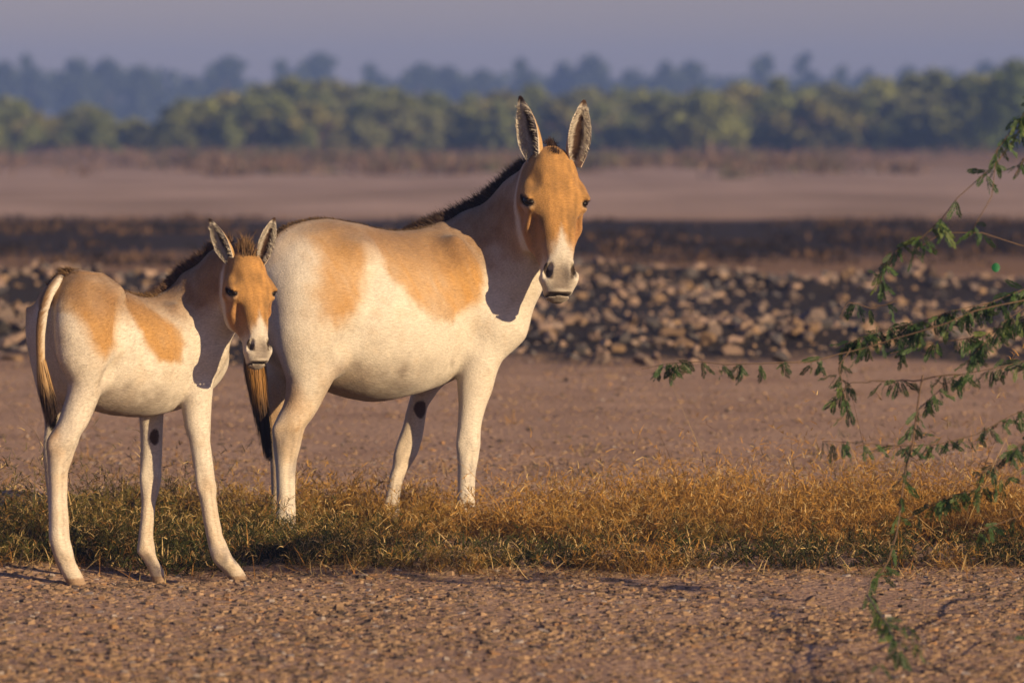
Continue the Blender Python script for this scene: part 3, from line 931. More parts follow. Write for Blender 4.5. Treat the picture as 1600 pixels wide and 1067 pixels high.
    # ---- ears
    for E in A['ears']:
        b0 = fr.Pd(*E['base'], E['d']); t0 = fr.Pd(*E['tip'], E['d'] + .01)
        axis = t0 - b0; Lr = np.linalg.norm(axis); axis /= Lr
        b0 = b0 - axis * .03 * sc_; Lr += .03 * sc_
        fc = fr.dir(np.array(E['face'], float)); fc -= axis * (fc @ axis); fc /= np.linalg.norm(fc)
        sd_ = np.cross(axis, fc)
        nu, nt_ = 17, 26
        Vs = []; Cs = []
        for layer in (0, 1):
            for it in range(nt_):
                t = it / (nt_ - 1)
                wd = E['w'] * np.interp(t, [0, .12, .3, .45, .6, .75, .88, .96, 1], [.62, .78, .98, 1.0, .92, .70, .42, .24, .10])
                op = np.interp(t, [0, .2, .5, .8, 1], [2.3, 2.0, 1.55, 1.3, 1.0])
                for iu in range(nu):
                    u_ = iu / (nu - 1) * 2 - 1
                    an = u_ * op
                    rr = wd / max(math.sin(min(op, math.pi / 2)), .6)
                    k_ = rr - (.006 * sc_ if layer == 0 else 0) * (1 - abs(u_) ** 4)
                    sx_ = k_ * math.sin(an); fx_ = -k_ * math.cos(an) + rr * .35
                    bendb = -.018 * sc_ * t * t
                    p = b0 + axis * (t * Lr) + sd_ * sx_ + fc * (fx_ + bendb)
                    nn = float(vnoise(np.array([t * 9]), np.array([u_ * 5]), seed=61)[0])
                    if layer == 0:
                        cc = WHITE * .86
                        dk = max(0, 1 - abs(u_ - .05 + .1 * nn) / (.46 * (1 - .6 * abs(t - .42)))) * (1 if .08 < t < .8 else .2)
                        cc = cc + (DARK * 1.3 - cc) * min(1, dk * 2.3)
                    else:
                        cc = TAN2 * (.9 + .2 * nn)
                    if abs(u_) > .9: cc = WHITE * .9
                    cc = cc + (DARK * 1.4 - cc) * float(sstep(.87, .95, np.array(t + .02 * nn)))
                    Vs.append(p); Cs.append(cc)
        Vs = np.array(Vs); n0 = nu * nt_
        ii = np.arange(n0).reshape(nt_, nu)
        f0 = np.stack([ii[:-1, :-1], ii[:-1, 1:], ii[1:, 1:], ii[1:, :-1]], -1).reshape(-1, 4)
        f1 = f0[:, ::-1] + n0
        rim = []
        edge = list(ii[:, 0]) + list(ii[-1, 1:]) + list(ii[::-1, -1][1:])
        for a_, b_ in zip(edge[:-1], edge[1:]):
            rim.append((a_, b_, b_ + n0, a_ + n0))
        eo = link('ear', mesh_np('ear', Vs, np.concatenate([f0, f1, np.array(rim)]), np.array(Cs), smooth=True), MAT_COAT, root)
        # pale tufts inside the ear
        nh = 900
        tt = rng.uniform(.05, .85, nh); sgn = rng.choice([-1, 1], nh); uu = sgn * rng.uniform(.5, .98, nh)
        rid = (np.round(tt * (nt_ - 1)).astype(int)) * nu + np.round((uu + 1) / 2 * (nu - 1)).astype(int)
        rt = Vs[rid]
        dr = np.outer(np.ones(nh), axis) * .6 + fc[None] * .35 - sd_[None] * (sgn * .55)[:, None]
        V, Ff, C, _ = strands(rt, dr, rng.uniform(.012, .03, nh) * sc_, .002, np.tile(WHITE * .85, (nh, 1)), np.tile(WHITE * .95, (nh, 1)), segs=2, jitter=.2)
        link('ear_hair', mesh_np('ear_hair', V, Ff, C), MAT_HAIR, eo)['kind'] = 'stuff'
    # ---- mane along the crest of the neck, forelock between the ears
    nm = 9000
    roots = []; rdir = []
    axp = [n_[0] for n_ in nodes]
    crest = []
    for t in np.linspace(.02, 1.0, 40):
        i0 = min(int(t * (len(nodes) - 1)), len(nodes) - 2); lt = t * (len(nodes) - 1) - i0
        cpt = axp[i0] * (1 - lt) + axp[i0 + 1] * lt
        axd = axp[i0 + 1] - axp[i0]; axd /= np.linalg.norm(axd)
        ud = nodes[i0][3]; wd_ = np.cross(axd, ud)
        rel_ = P - cpt
        msk = (np.abs(rel_ @ axd) < .012) & (np.abs(rel_ @ wd_) < .02) & (rel_ @ ud > 0) & (rel_ @ ud < .34 * e)
        if msk.any():
            kk = np.argmax(rel_[msk] @ ud); crest.append(np.concatenate([P[msk][kk], ud, wd_]))
    crest = np.array(crest)
    crest[:, :3] = np.stack([np.convolve(np.pad(crest[:, i], 2, mode='edge'), np.ones(5) / 5, 'valid') for i in range(3)], 1)
    ti = rng.uniform(0, len(crest) - 1.001, nm); i0 = ti.astype(int); lt = (ti - i0)[:, None]
    cr = crest[i0] * (1 - lt) + crest[i0 + 1] * lt
    tt = ti / (len(crest) - 1)
    rt = cr[:, :3] + cr[:, 6:9] * rng.normal(0, .009 * e, nm)[:, None] - cr[:, 3:6] * .012
    dr = cr[:, 3:6] + (np.gradient(crest[:, :3], axis=0)[i0] * 0)
    axl = (axp[-1] - axp[0]) / np.linalg.norm(axp[-1] - axp[0])
    dr = dr - axl * .15
    lnm = A['mane_len'] * (.65 + .5 * rng.random(nm)) * np.interp(tt, [0, .12, .3, 1], [.35, .7, 1, 1]) + .012
    dk = (DARK if sc_ == 1 else DARK * 1.6 + BROWN * .12)
    cm = np.tile(dk, (nm, 1)) * (.6 + .8 * rng.random((nm, 1)))
    V1, F1, C1, _ = strands(rt, dr, lnm, .0035, cm, cm * 1.25, segs=3, jitter=.11)
    link('mane', mesh_np('mane', V1, F1, C1), MAT_HAIR, root)['kind'] = 'stuff'
    nd_ = 3000
    xs_ = rng.uniform(A['trunk'][1][0] + .03, nodes[0][0][0] - .06 * e, nd_); ys_ = rng.normal(0, A['stripe'] * .55, nd_)
    tx = np.array([t[0] for t in A['trunk']]); tz = np.array([t[1] for t in A['trunk']]); tw = np.array([t[3] for t in A['trunk']]); tb = np.array([t[2] for t in A['trunk']])
    zt = pchip(tx, tz, xs_); hh = (zt - pchip(tx, tb, xs_)) / 2
    zs_ = zt - hh * (1 - np.sqrt(np.clip(1 - (ys_ / pchip(tx, tw, xs_)) ** 2, 0, 1)))
    cm = np.tile(BROWN * (.30 if sc_ == 1 else .42), (nd_, 1)) * (.6 + .8 * rng.random((nd_, 1)))
    V3, F3, C3, _ = strands(np.stack([xs_, ys_, zs_ - .004], 1), np.tile(np.array([-.85, 0, .5]), (nd_, 1)), (.018 if sc_ == 1 else .024) * rng.uniform(.7, 1.3, nd_), .003, cm, cm * 1.3, segs=2, jitter=.15)
    link('dorsal_stripe', mesh_np('dorsal_stripe', V3, F3, C3), MAT_HAIR, root)['kind'] = 'stuff'
    # eyelashes
    lr, ld = [], []
    for sg in (-1, 1):
        for u_ in np.linspace(-1, 1, 60):
            lr.append(hp(.186 + .016 * u_ + .004 * abs(u_), sg * (.121 - .006 * u_), -.044 + .028 * u_)); ld.append(MH.T @ np.array([.35, sg * .8, .55]))
    V4, F4, C4, _ = strands(np.array(lr), np.array(ld), .016 * sc_, .003, np.tile(DARK, (120, 1)), np.tile(DARK, (120, 1)), segs=2, jitter=.15)
    link('eyelashes', mesh_np('eyelashes', V4, F4, C4), MAT_HAIR, root)['kind'] = 'stuff'
    nl = 900
    l_ = rng.uniform(-.045, .028, nl); s_ = rng.normal(0, .011 if sc_ == 1 else .02, nl)
    rt = np.array([hp(a_, b_, -.055 - .6 * max(0, -a_) if a_ < 0.0 else -.04 + a_ * .8) for a_, b_ in zip(l_, s_)])
    dr = np.tile(-MH[0] * .95 + MH[2] * .15, (nl, 1))
    ft = (DARK * 1.2 if sc_ == 1 else BROWN * .55)
    cm = np.tile(ft, (nl, 1)) * (.6 + .8 * rng.random((nl, 1)))
    V2, F2, C2, _ = strands(rt, dr, (.022 if sc_ == 1 else .05) * (.5 + .8 * rng.random(nl)) * (1 - np.abs(s_) * 12 * 1).clip(.3, 1), .003, cm, cm * 1.2, segs=2, jitter=.2)
    link('forelock', mesh_np('forelock', V2, F2, C2), MAT_HAIR, root)['kind'] = 'stuff'
    # ---- tail: dock and hanging hair
    tp = np.array([np.append(fr.P(t_q[0], t_q[1], t_q[3] if len(t_q) > 3 else A['tail_by']), t_q[2]) for t_q in A['tail']])
    tp = resample(tp, 24)
    V, Fq = tube_np(tp[:, :3], tp[:, 3], 14)
    rr = (V - np.repeat(tp[:, :3], 14, axis=0)); tl = np.repeat(np.linspace(0, 1, 24), 14)
    back = sstep(-.008, .006, -rr[:, 0] + rr[:, 1] * .3 + .004 * vnoise(V[:, 2] * 40, V[:, 0] * 90, seed=5))
    cc = lerp(np.tile(WHITE * .95, (len(V), 1)), BROWN * .75, back * (1 if sc_ < 1 else .7))
    cc = lerp(cc, TAN2 if sc_ < 1 else BROWN, sstep(.55, .95, tl) * .8)
    tail = link('tail', mesh_np('tail', V, Fq, cc, smooth=True), MAT_COAT, root)
    hp_ = np.array([np.append(fr.P(a_, b_, A['tail_by']), w_ / FPX * fr.o[1]) for a_, b_, w_ in A['tail_hair']])
    nh = 1500
    path = resample(hp_, 13)
    Vt = []; Ft = []; Ct = []
    ph = rng.uniform(0, 2 * math.pi, nh); rad = np.sqrt(rng.random(nh))
    s0 = rng.uniform(0, .45, nh); s1 = np.clip(s0 + rng.uniform(.4, .75, nh), 0, 1.0)
    wob = rng.normal(0, .004, (nh, 3))
    for kx in range(7):
        u = s0 + (s1 - s0) * kx / 6
        pp = np.stack([np.interp(u, np.linspace(0, 1, 13), path[:, i]) for i in range(4)], 1)
        p = pp[:, :3] + np.stack([np.cos(ph), np.sin(ph), 0 * ph], 1) * (rad * pp[:, 3])[:, None] + wob * kx / 3
        wv = .0022 * (1 - kx / 7)
        Vt += [p - np.stack([np.sin(ph), -np.cos(ph), 0 * ph], 1) * wv, p + np.stack([np.sin(ph), -np.cos(ph), 0 * ph], 1) * wv]
        hue = rng.random((nh, 1)) if kx == 0 else hue
        ctop = TAN * (.45 + .6 * hue) if sc_ == 1 else TAN2 * (.6 + .5 * hue)
        cv = ctop + (DARK * .8 - ctop) * sstep(.30, .62, u)[:, None]
        Ct += [cv, cv]
    m_ = len(Vt); Vt = np.stack(Vt, 1).reshape(-1, 3); Ct = np.stack(Ct, 1).reshape(-1, 3); bs = np.arange(nh) * m_
    Fq = np.concatenate([np.stack([bs + 2 * k_, bs + 2 * k_ + 1, bs + 2 * k_ + 3, bs + 2 * k_ + 2], 1) for k_ in range(6)])
    link('tail_hair', mesh_np('tail_hair', Vt, Fq, Ct), MAT_HAIR, tail)['kind'] = 'stuff'
    return root

build_animal(ADULT, 'adult wild ass with large tan flank patch standing in the dry grass')
build_animal(FOAL, 'wild ass foal with fuzzy brown forelock standing in front of the grass')

# ------------------------------------------------------------------ crumbled mud, rocks, grass
MAT_CLOD = attr_material('mud_crumbs', rough=.95, spec=.08, bump=(90, .5, .004), var=(70, .22))
MAT_ROCK = attr_material('earth_clods', rough=.95, spec=.08, bump=(22, .8, .03), var=(14, .25))
MAT_GRASS = attr_material('dry_grass', rough=.75, spec=.15, translucent=.25)
MAT_STUB = attr_material('burnt_stubble', rough=.95, spec=.05)

def prism_field(cx, cy, cz, rad, hgt, cols, tilt, k=6):
    """many small irregular plates joined in one mesh"""
    n = len(cx)
    ang = np.linspace(0, 2 * math.pi, k, endpoint=False)[None] + rng.uniform(0, 6.28, (n, 1)) + rng.normal(0, .18, (n, k))
    rr = rad[:, None] * rng.uniform(.62, 1.15, (n, k))
    el = rng.uniform(.6, 1.0, (n, 1))
    ex = np.cos(ang) * rr; ey = np.sin(ang) * rr * el
    tx, ty = tilt
    zt = hgt[:, None] * rng.uniform(.75, 1.1, (n, k)) + ex * tx[:, None] + ey * ty[:, None]
    top = np.stack([cx[:, None] + ex * .8, cy[:, None] + ey * .8, cz[:, None] + zt], -1)
    bot = np.stack([cx[:, None] + ex, cy[:, None] + ey, np.broadcast_to(cz[:, None] - .012, ex.shape)], -1)
    V = np.concatenate([top, bot], 1)
    b = (np.arange(n) * 2 * k)[:, None]
    F = []
    for a in range(k):
        c = (a + 1) % k
        F.append(np.concatenate([b + k + a, b + k + c, b + c], 1)); F.append(np.concatenate([b + k + a, b + c, b + a], 1))
    for a in range(1, k - 1):
        F.append(np.concatenate([b, b + a, b + a + 1], 1))
    C = np.repeat(cols, 2 * k, axis=0)
    C = C * rng.uniform(.88, 1.1, (len(C), 1))
    return V.reshape(-1, 3), np.concatenate(F), C

def build_crumbs():
    Vs, Fs, Cs = [], [], []; off = 0
    for n, y0, y1, r0, r1 in ((42000, 13.9, 18.2, .005, .023), (24000, 18.0, 24, .006, .018), (9000, 23.5, 34.5, .010, .024)):
        y = rng.uniform(y0, y1, n); x = rng.uniform(-1, 1, n) * (y * .1 + .55)
        r = r0 + (r1 - r0) * rng.random(n) ** 3.2
        dens = fbm(x * 1.7, y * 1.2, oct=3, seed=71)
        keep = rng.random(n) < .72 + .8 * dens
        x, y, r = x[keep], y[keep], r[keep]; m = len(x)
        h = r * rng.uniform(.10, .42, m)
        t = rng.random((m, 1)); g = rng.random((m, 1))
        c = np.array([.155, .10, .06]) * (1 - t) + np.array([.285, .185, .112]) * t
        c = np.where(g < .16, np.array([.08, .058, .046]), c); c = np.where((g > .96), np.array([.26, .21, .18]), c)
        c = np.where((g > .16) & (g < .22), np.array([.25, .14, .07]), c)
        V, F, C = prism_field(x, y, gh(x, y), r, h, c, (rng.normal(0, .15, m), rng.normal(0, .15, m)))
        Vs.append(V); Fs.append(F + off); Cs.append(C); off += len(V)
    o = link('mud_crumbs', mesh_np('mud_crumbs', np.concatenate(Vs), np.concatenate(Fs), np.concatenate(Cs)), MAT_CLOD)
    tag(o, 'crumbled plates of dried brown mud covering the bare flat', 'dried mud', kind='stuff')
build_crumbs()

def rock_mesh(seed):
    r2 = np.random.default_rng(seed)
    import bmesh
    bm = bmesh.new(); bmesh.ops.create_icosphere(bm, subdivisions=2, radius=1.0)
    P = np.array([v.co[:] for v in bm.verts])
    # chop by random planes for a broken, blocky look
    for _ in range(8):
        nrm = r2.normal(0, 1, 3); nrm /= np.linalg.norm(nrm); d = r2.uniform(.22, .7)
        t = P @ nrm - d
        P = P - np.outer(np.maximum(t, 0), nrm)
    P *= np.array([1.15, r2.uniform(.6, 1), r2.uniform(.5, .9)])
    P += .13 * np.stack([vnoise(P[:, 0] * 3, P[:, 1] * 3, P[:, 2] * 3, seed + i) for i in range(3)], 1)
    F = np.array([[v.index for v in f.verts] for f in bm.faces]); bm.free()
    return P, F

def build_rocks():
    protos = [rock_mesh(100 + i) for i in range(8)]
    tones = [np.array(c) for c in ((.31, .21, .15), (.22, .16, .125), (.105, .09, .085), (.28, .18, .105))]
    meshes = {}
    for i, (P, F) in enumerate(protos):
        for j, c in enumerate(tones):
            C = c * (1 + .12 * vnoise(P[:, 0] * 2, P[:, 1] * 2, P[:, 2] * 2, i))[:, None]
            me = mesh_np('clod', P, F, C); me.materials.append(MAT_ROCK); meshes[i, j] = me
    items = []
    def scatter(n, yc, sp, xr, r0, r1):
        x = rng.uniform(-xr, xr, n)
        wob = .5 * vnoise(x * .5, x * 0, seed=8)
        y = yc + wob + rng.normal(0, sp, n)
        r = r0 + (r1 - r0) * rng.random(n) ** 2.9
        clump = fbm(x * .8, y * .9, oct=2, seed=77)
        k = rng.random(n) < .62 + .75 * clump
        return np.stack([x[k], y[k], r[k]], 1)
    items = np.concatenate([scatter(3600, 36.0, .8, 6.2, .018, .11), scatter(2400, 46.0, 1.1, 7.0, .022, .12), scatter(2400, 41.5, 2.4, 6.8, .015, .07)])
    # a few recognisable large clods seen in the photograph (pixel on the bank -> place)
    big = []
    for px, py, r in ((1080, 512, .085), (1008, 520, .095), (1363, 508, .085), (1425, 505, .09), (1238, 500, .075), (1215, 520, .085), (955, 545, .075), (1190, 445, .13),
                      (1265, 440, .15), (935, 520, .09), (1150, 545, .07), (885, 552, .06), (20, 510, .11), (25, 455, .13), (1320, 490, .1)):
        d = 36.0 if py > 470 else 46.0
        z = .12 if py > 470 else .3
        dd = (CAM_H - z) * FPX / (py + r * FPX / d - 190)
        big.append((at_depth(px, py, dd)[0], dd, r))
    items = np.concatenate([np.array(big), items])
    vis = np.abs(items[:, 0]) < items[:, 1] * .1 + .3
    score = items[:, 2] / items[:, 1] * np.where(vis, 1, .2); score[:len(big)] = 9
    order = np.argsort(-score)
    Vs, Fs, Cs = [], [], []; off = 0
    for rank, k in enumerate(order):
        x, y, r = items[k]
        z = float(gh(x, y))
        i, j = rng.integers(8), rng.choice(4, p=(.34, .26, .22, .18))
        eul = rng.uniform(-.5, .5, 3); eul[2] = rng.uniform(0, 6.28)
        if rank < 290:
            front = y < 41.5
            o = link('clod', meshes[i, j], None)
            o.location = (x, y, z + r * rng.uniform(-.05, .4)); o.rotation_euler = eul; o.scale = (r, r, r)
            o['category'] = 'clod'
            tn = ('pinkish brown', 'dull brown', 'dark grey', 'ochre')[j]
            sz = 'large' if r > .085 else 'small' if r < .055 else 'middle-sized'
            if front:
                tag(o, sz + ' ' + tn + ' clod of earth on the dug bank just behind the flat', group=sz + ' ' + tn + ' clods on the front bank')
            else:
                tag(o, sz + ' ' + tn + ' clod of earth on the second bank beyond the dark soil', group=sz + ' ' + tn + ' clods on the rear bank')
        else:
            P, F = protos[i]
            from mathutils import Euler
            M = np.array(Euler(eul).to_matrix())
            V = (P * r) @ M.T + np.array([x, y, z + r * .2])
            Vs.append(V); Fs.append(F + off); Cs.append(np.tile(tones[j], (len(V), 1))); off += len(V)
    o = link('rubble', mesh_np('rubble', np.concatenate(Vs), np.concatenate(Fs), np.concatenate(Cs)), MAT_ROCK)
    tag(o, 'small earth rubble strewn over the two dug banks', 'rubble', kind='stuff')
build_rocks()

GREEN = np.array([.048, .058, .016]); OLIVE = np.array([.135, .10, .026]); GOLD = np.array([.45, .235, .05]); STRAW = np.array([.55, .38, .16]); RUST = np.array([.30, .145, .04])

def blades(cx, cy, n_per, h, wid, cols, spread, lean=.45, base=None, curl=.5, stray=True):
    """tussocks -> bent blades"""
    T = np.repeat(np.arange(len(cx)), n_per); n = len(T)
    a = rng.uniform(0, 6.28, n); rad = np.abs(rng.normal(0, 1, n)) * spread[T]
    x = cx[T] + np.cos(a) * rad; y = cy[T] + np.sin(a) * rad
    z = gh(x, y) if base is None else base[T]
    root = np.stack([x, y, z - .006], 1)
    a2 = a + rng.normal(0, .9, n)
    ln = np.abs(rng.normal(.25, lean, n))
    d = np.stack([np.cos(a2) * ln, np.sin(a2) * ln, np.ones(n)], 1); d /= np.linalg.norm(d, axis=1, keepdims=True)
    L = h[T] * rng.uniform(.45, 1.2, n)
    a3 = a2 + rng.normal(0, 1.0, n)
    bend = np.stack([np.cos(a3), np.sin(a3), -.35 * np.ones(n)], 1) * np.abs(rng.normal(0, curl, n))[:, None]
    sa = rng.uniform(0, 6.28, n)
    side = np.stack([np.cos(sa), np.sin(sa), 0 * sa], 1)
    w = wid[T] * rng.uniform(.6, 1.3, n)
    V = []; segs = 3
    for s in range(segs + 1):
        t = s / segs
        p = root + d * (L * t)[:, None] + bend * (L * t * t)[:, None]
        p[:, 2] = np.maximum(p[:, 2], z + .002 + .01 * rng.random(n) * (s > 0))
        ww = (w * (1 - t) ** .6 * .5)[:, None]
        if s < segs: V += [p - side * ww, p + side * ww]
        else: V += [p]
    m = len(V); V = np.stack(V, 1).reshape(-1, 3); b = np.arange(n) * m
    F = []
    for s in range(segs - 1):
        F.append(np.stack([b + 2 * s, b + 2 * s + 1, b + 2 * s + 3], 1)); F.append(np.stack([b + 2 * s, b + 2 * s + 3, b + 2 * s + 2], 1))
    F.append(np.stack([b + 2 * segs - 2, b + 2 * segs - 1, b + 2 * segs], 1))
    C = cols[T] * rng.uniform(.65, 1.3, (n, 1))
    mixm = rng.random(n)
    if stray: C = np.where((mixm < .18)[:, None], STRAW * rng.uniform(.6, 1.05, (n, 1)), C)
    if stray: C = np.where((mixm > .90)[:, None], RUST * rng.uniform(.6, 1.1, (n, 1)), C)
    return V, np.concatenate(F), np.clip(np.repeat(C, m, axis=0), .005, .9)

def join(parts):
    Vs, Fs, Cs = [], [], []; off = 0
    for V, F, C in parts:
        Vs.append(V); Fs.append(F + off); Cs.append(C); off += len(V)
    return np.concatenate(Vs), np.concatenate(Fs), np.concatenate(Cs)

def build_grass():
    n = 1500
    x = rng.uniform(-2.5, 2.7, n); y = rng.uniform(17.5, 21.6, n)
    w = .34 * fbm(x * 2.2, y * 0 + 4, oct=3, seed=81)
    front = np.interp(x, [-2.6, -1.75, -1.6, -.75, -.55, .3, .7, 2.7], [18.05, 18.15, 18.45, 18.40, 18.0, 17.85, 18.05, 18.1]) + w * .7
    back = np.interp(x, [-2.6, -1.5, -.9, -.2, .6, 1.4, 2.7], [20.2, 20.6, 20.7, 20.4, 20.7, 20.9, 20.6]) + w * 2.2
    cl = fbm(x * 1.9, y * 1.5, oct=3, seed=83)
    inside = sstep(-.06, .12, y - front) * sstep(.3, -.35, y - back)
    k = rng.random(n) < inside * (.50 + 2.0 * cl)
    x, y, cl = x[k], y[k], cl[k]; n = len(x)
    hue = rng.random((n, 1)); reg = sstep(-1.1, .35, x + .5 * fbm(x * 1.2, y * 1.2, oct=2, seed=85))[:, None]
    low = sstep(18.9, 18.2, y)[:, None]
    dry = GOLD * (1 - hue * .5) + RUST * hue * .5
    grn = GREEN * (.7 + .6 * hue) * (1 - hue * .5) + OLIVE * hue * .6
    f = np.clip(reg * .85 + .12 - low * .18 + .30 * rng.normal(0, 1, (n, 1)) * .6, 0, 1)
    cols = grn * (1 - f) + dry * f
    h = np.where(rng.random(n) < .18, .20, .125) * (.75 + .5 * rng.random(n)) * (1 + .9 * cl) * np.exp(.38 * rng.normal(0, 1, n)) * np.interp(y, [17.6, 18.3, 19.2, 21.5], [.55, .9, 1.05, .95])
    parts = [blades(x, y, 30, h * .80, np.full(n, .0042), cols * .8, .05 + .06 * rng.random(n), lean=1.1, curl=1.1)]
    q = rng.random(n) < .35
    parts.append(blades(x[q], y[q], 2, h[q] * 1.35, np.full(q.sum(), .0032), np.tile(GOLD * .9, (q.sum(), 1)), np.full(q.sum(), .06), lean=.35, curl=.35))
    parts.append(blades(x, y, 14, h * .6, np.full(n, .007), np.tile(RUST * .6, (n, 1)) * rng.uniform(.4, 1.2, (n, 1)), np.full(n, .08), lean=2.2, curl=1.3))
    # curved stems set with short, curling leaves
    def scrub(x, y, h, cols, n_stem, n_leaf, spread):
        T = np.repeat(np.arange(len(x)), n_stem); ns = len(T)
        a = rng.uniform(0, 6.28, ns); rad = np.abs(rng.normal(0, 1, ns)) * spread
        rx = x[T] + np.cos(a) * rad; ry = y[T] + np.sin(a) * rad
        r0 = np.stack([rx, ry, gh(rx, ry) - .004], 1)
        a2 = a + rng.normal(0, .8, ns); ln = np.abs(rng.normal(.35, .4, ns))
        d = np.stack([np.cos(a2) * ln, np.sin(a2) * ln, np.ones(ns)], 1); d /= np.linalg.norm(d, axis=1, keepdims=True)
        H = h[T] * rng.uniform(.5, 1.15, ns)
        L = np.repeat(np.arange(ns), n_leaf); m = len(L)
        t = rng.uniform(.08, 1.0, m)
        sag = np.stack([np.cos(a2), np.sin(a2), -.5 + 0 * a2], 1)[L] * (.28 * t * t)[:, None]
        p = r0[L] + (d[L] * t[:, None] + sag) * H[L][:, None]
        p[:, 2] = np.maximum(p[:, 2], r0[L][:, 2] + .006)
        dl = rng.normal(0, 1, (m, 3)); dl[:, 2] = np.abs(dl[:, 2]) * 1.2 + .8; dl /= np.linalg.norm(dl, axis=1, keepdims=True)
        tone = (.35 + .75 * t ** .8)[:, None] * rng.uniform(.75, 1.2, (m, 1))  # lit tops and shaded stem bases painted into the leaf colour
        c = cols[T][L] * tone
        pick = rng.random((m, 1))
        c = np.where(pick < .12, STRAW * tone, c); c = np.where(pick > .9, RUST * tone, c)
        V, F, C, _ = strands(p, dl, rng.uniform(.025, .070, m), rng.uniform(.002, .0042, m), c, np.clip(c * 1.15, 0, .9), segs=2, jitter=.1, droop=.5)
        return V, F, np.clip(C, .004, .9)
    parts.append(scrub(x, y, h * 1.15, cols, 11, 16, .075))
    bx, by_, bh, bc = [], [], [], []
    for px, d, hh, gr in ((20, 19.6, .13, .9), (120, 19.9, .17, .85), (185, 20.0, .20, .8), (250, 20.1, .24, .6), (300, 19.8, .20, .6), (345, 20.0, .22, .5), (395, 19.5, .2, .7), (400, 20.2, .24, .3), (480, 19.3, .17, .6), (500, 20.1, .26, .2),
                          (545, 20.2, .25, .2), (590, 20.0, .2, .3), (665, 20.1, .22, .2), (690, 19.3, .17, .4), (790, 19.6, .22, .15), (860, 20.2, .25, .1), (900, 19.2, .18, .3), (950, 19.9, .22, .1), (1035, 20.2, .24, .1), (1090, 19.0, .16, .5),
                          (1130, 20.3, .25, .1), (1210, 20.0, .24, .1), (1290, 20.2, .22, .1), (1350, 19.4, .18, .1), (1420, 20.0, .2, .1), (1500, 20.2, .2, .1), (1590, 19.8, .2, .1), (60, 18.9, .12, .9), (330, 19.0, .14, .8), (560, 18.6, .13, .5), (430, 18.7, .13, .8)):
        for _ in range(3):
            bx.append((px + rng.normal(0, 14) - 800) / FPX * d); by_.append(d + rng.normal(0, .12)); bh.append(hh * rng.uniform(.75, 1.1))
            bc.append((GREEN * 1.1 + OLIVE * .3) * gr + (GOLD * .75 + RUST * .25) * (1 - gr))
    parts.append(scrub(np.array(bx), np.array(by_), np.array(bh), np.array(bc), 34, 15, .07))
    # sparse tufts beyond
    m = 150
    x2 = np.concatenate([rng.uniform(.2, 2.6, 95), rng.uniform(-2.4, .2, 55)]); y2 = 20.6 + np.abs(rng.normal(0, 2.6, m))
    c2 = GREEN * .7 + OLIVE * .5 * rng.random((m, 1)); c2 = np.where(rng.random((m, 1)) < .6, GOLD * .75, c2)
    parts.append(blades(x2, y2, 14, np.full(m, .07) * rng.uniform(.5, 1.4, m), np.full(m, .0045), c2, np.full(m, .05), lean=.9))
    # litter and flattened straw along the front edge
    m = 420
    x3 = rng.uniform(-2.3, 2.6, m)
    y3 = np.interp(x3, [-2.6, -1.75, -1.6, -.75, -.55, .3, .7, 2.7], [18.0, 18.1, 18.3, 18.3, 17.95, 17.8, 17.95, 17.95]) + rng.normal(0, .13, m)
    c3 = np.where(rng.random((m, 1)) < .5, STRAW * .8, RUST)
    parts.append(blades(x3, y3, 5, np.full(m, .10), np.full(m, .004), c3, np.full(m, .06), lean=3.0, curl=.9))
    o = link('dry_grass', mesh_np('dry_grass', *join(parts)[:2], colors=join(parts)[2]), MAT_GRASS)
    tag(o, 'golden brown dry grass with green blades growing around the animals\' feet', 'grass', kind='stuff')
    # small dark green weeds with broader leaves, low among the grass
    parts = []
    n = 520
    x = np.concatenate([rng.uniform(-2.3, -.5, 330), rng.uniform(-.5, 2.5, 190)])
    y = np.concatenate([18.35 + np.abs(rng.normal(0, .7, 330)), 18.1 + np.abs(rng.normal(0, .45, 190))])
    cols = GREEN * rng.uniform(.35, .9, (n, 1)) + OLIVE * .10
    parts.append(blades(x, y, 8, np.full(n, .09) * rng.uniform(.5, 1.5, n), np.full(n, .009), cols, np.full(n, .04), lean=.8, curl=.7))
    parts.append(scrub(x, y, np.full(n, .13) * rng.uniform(.5, 1.4, n), cols, 5, 14, .06))
    V, F, C = join(parts)
    o = link('green_weeds', mesh_np('green_weeds', V, F, C), MAT_GRASS)
    tag(o, 'low dark green weeds growing through the dry grass', 'weeds', kind='stuff')
    # dark burnt strip with stubble
    n = 2600
    x = rng.uniform(-11, 11, n); y = rng.uniform(56, 84, n)
    k = rng.random(n) < .45 + 1.4 * fbm(x * .35, y * .16, oct=3, seed=91)
    x, y = x[k], y[k]; n = len(x)
    c = np.where(rng.random((n, 1)) < .78, np.array([.022, .015, .011]), np.array([.13, .075, .04])) * rng.uniform(.6, 1.4, (n, 1))
    V, F, C = blades(x, y, 16, np.full(n, .10) * rng.uniform(.4, 1.7, n), np.full(n, .03), c, np.full(n, .22), lean=.6)
    C = np.clip(np.repeat(np.repeat(c, 16, axis=0), 7, axis=0) * 1.0, .005, .9)
    o = link('burnt_stubble', mesh_np('burnt_stubble', V, F, C), MAT_STUB)
    tag(o, 'blackened stubble of a burnt strip beyond the clod banks', 'stubble', kind='stuff')
    # brown tussocks in front of the shrub belt
    n = 1500
    y = rng.uniform(135, 262, n); x = rng.uniform(-1, 1, n) * (y * .1 + 8)
    k = rng.random(n) < (.35 + .9 * fbm(x * .12, y * .03, oct=3, seed=93)) * sstep(130, 175, y)
    x, y = x[k], y[k]; n = len(x)
    c = np.where(rng.random((n, 1)) < .7, np.array([.15, .095, .06]), np.array([.09, .08, .04])) * rng.uniform(.6, 1.3, (n, 1))
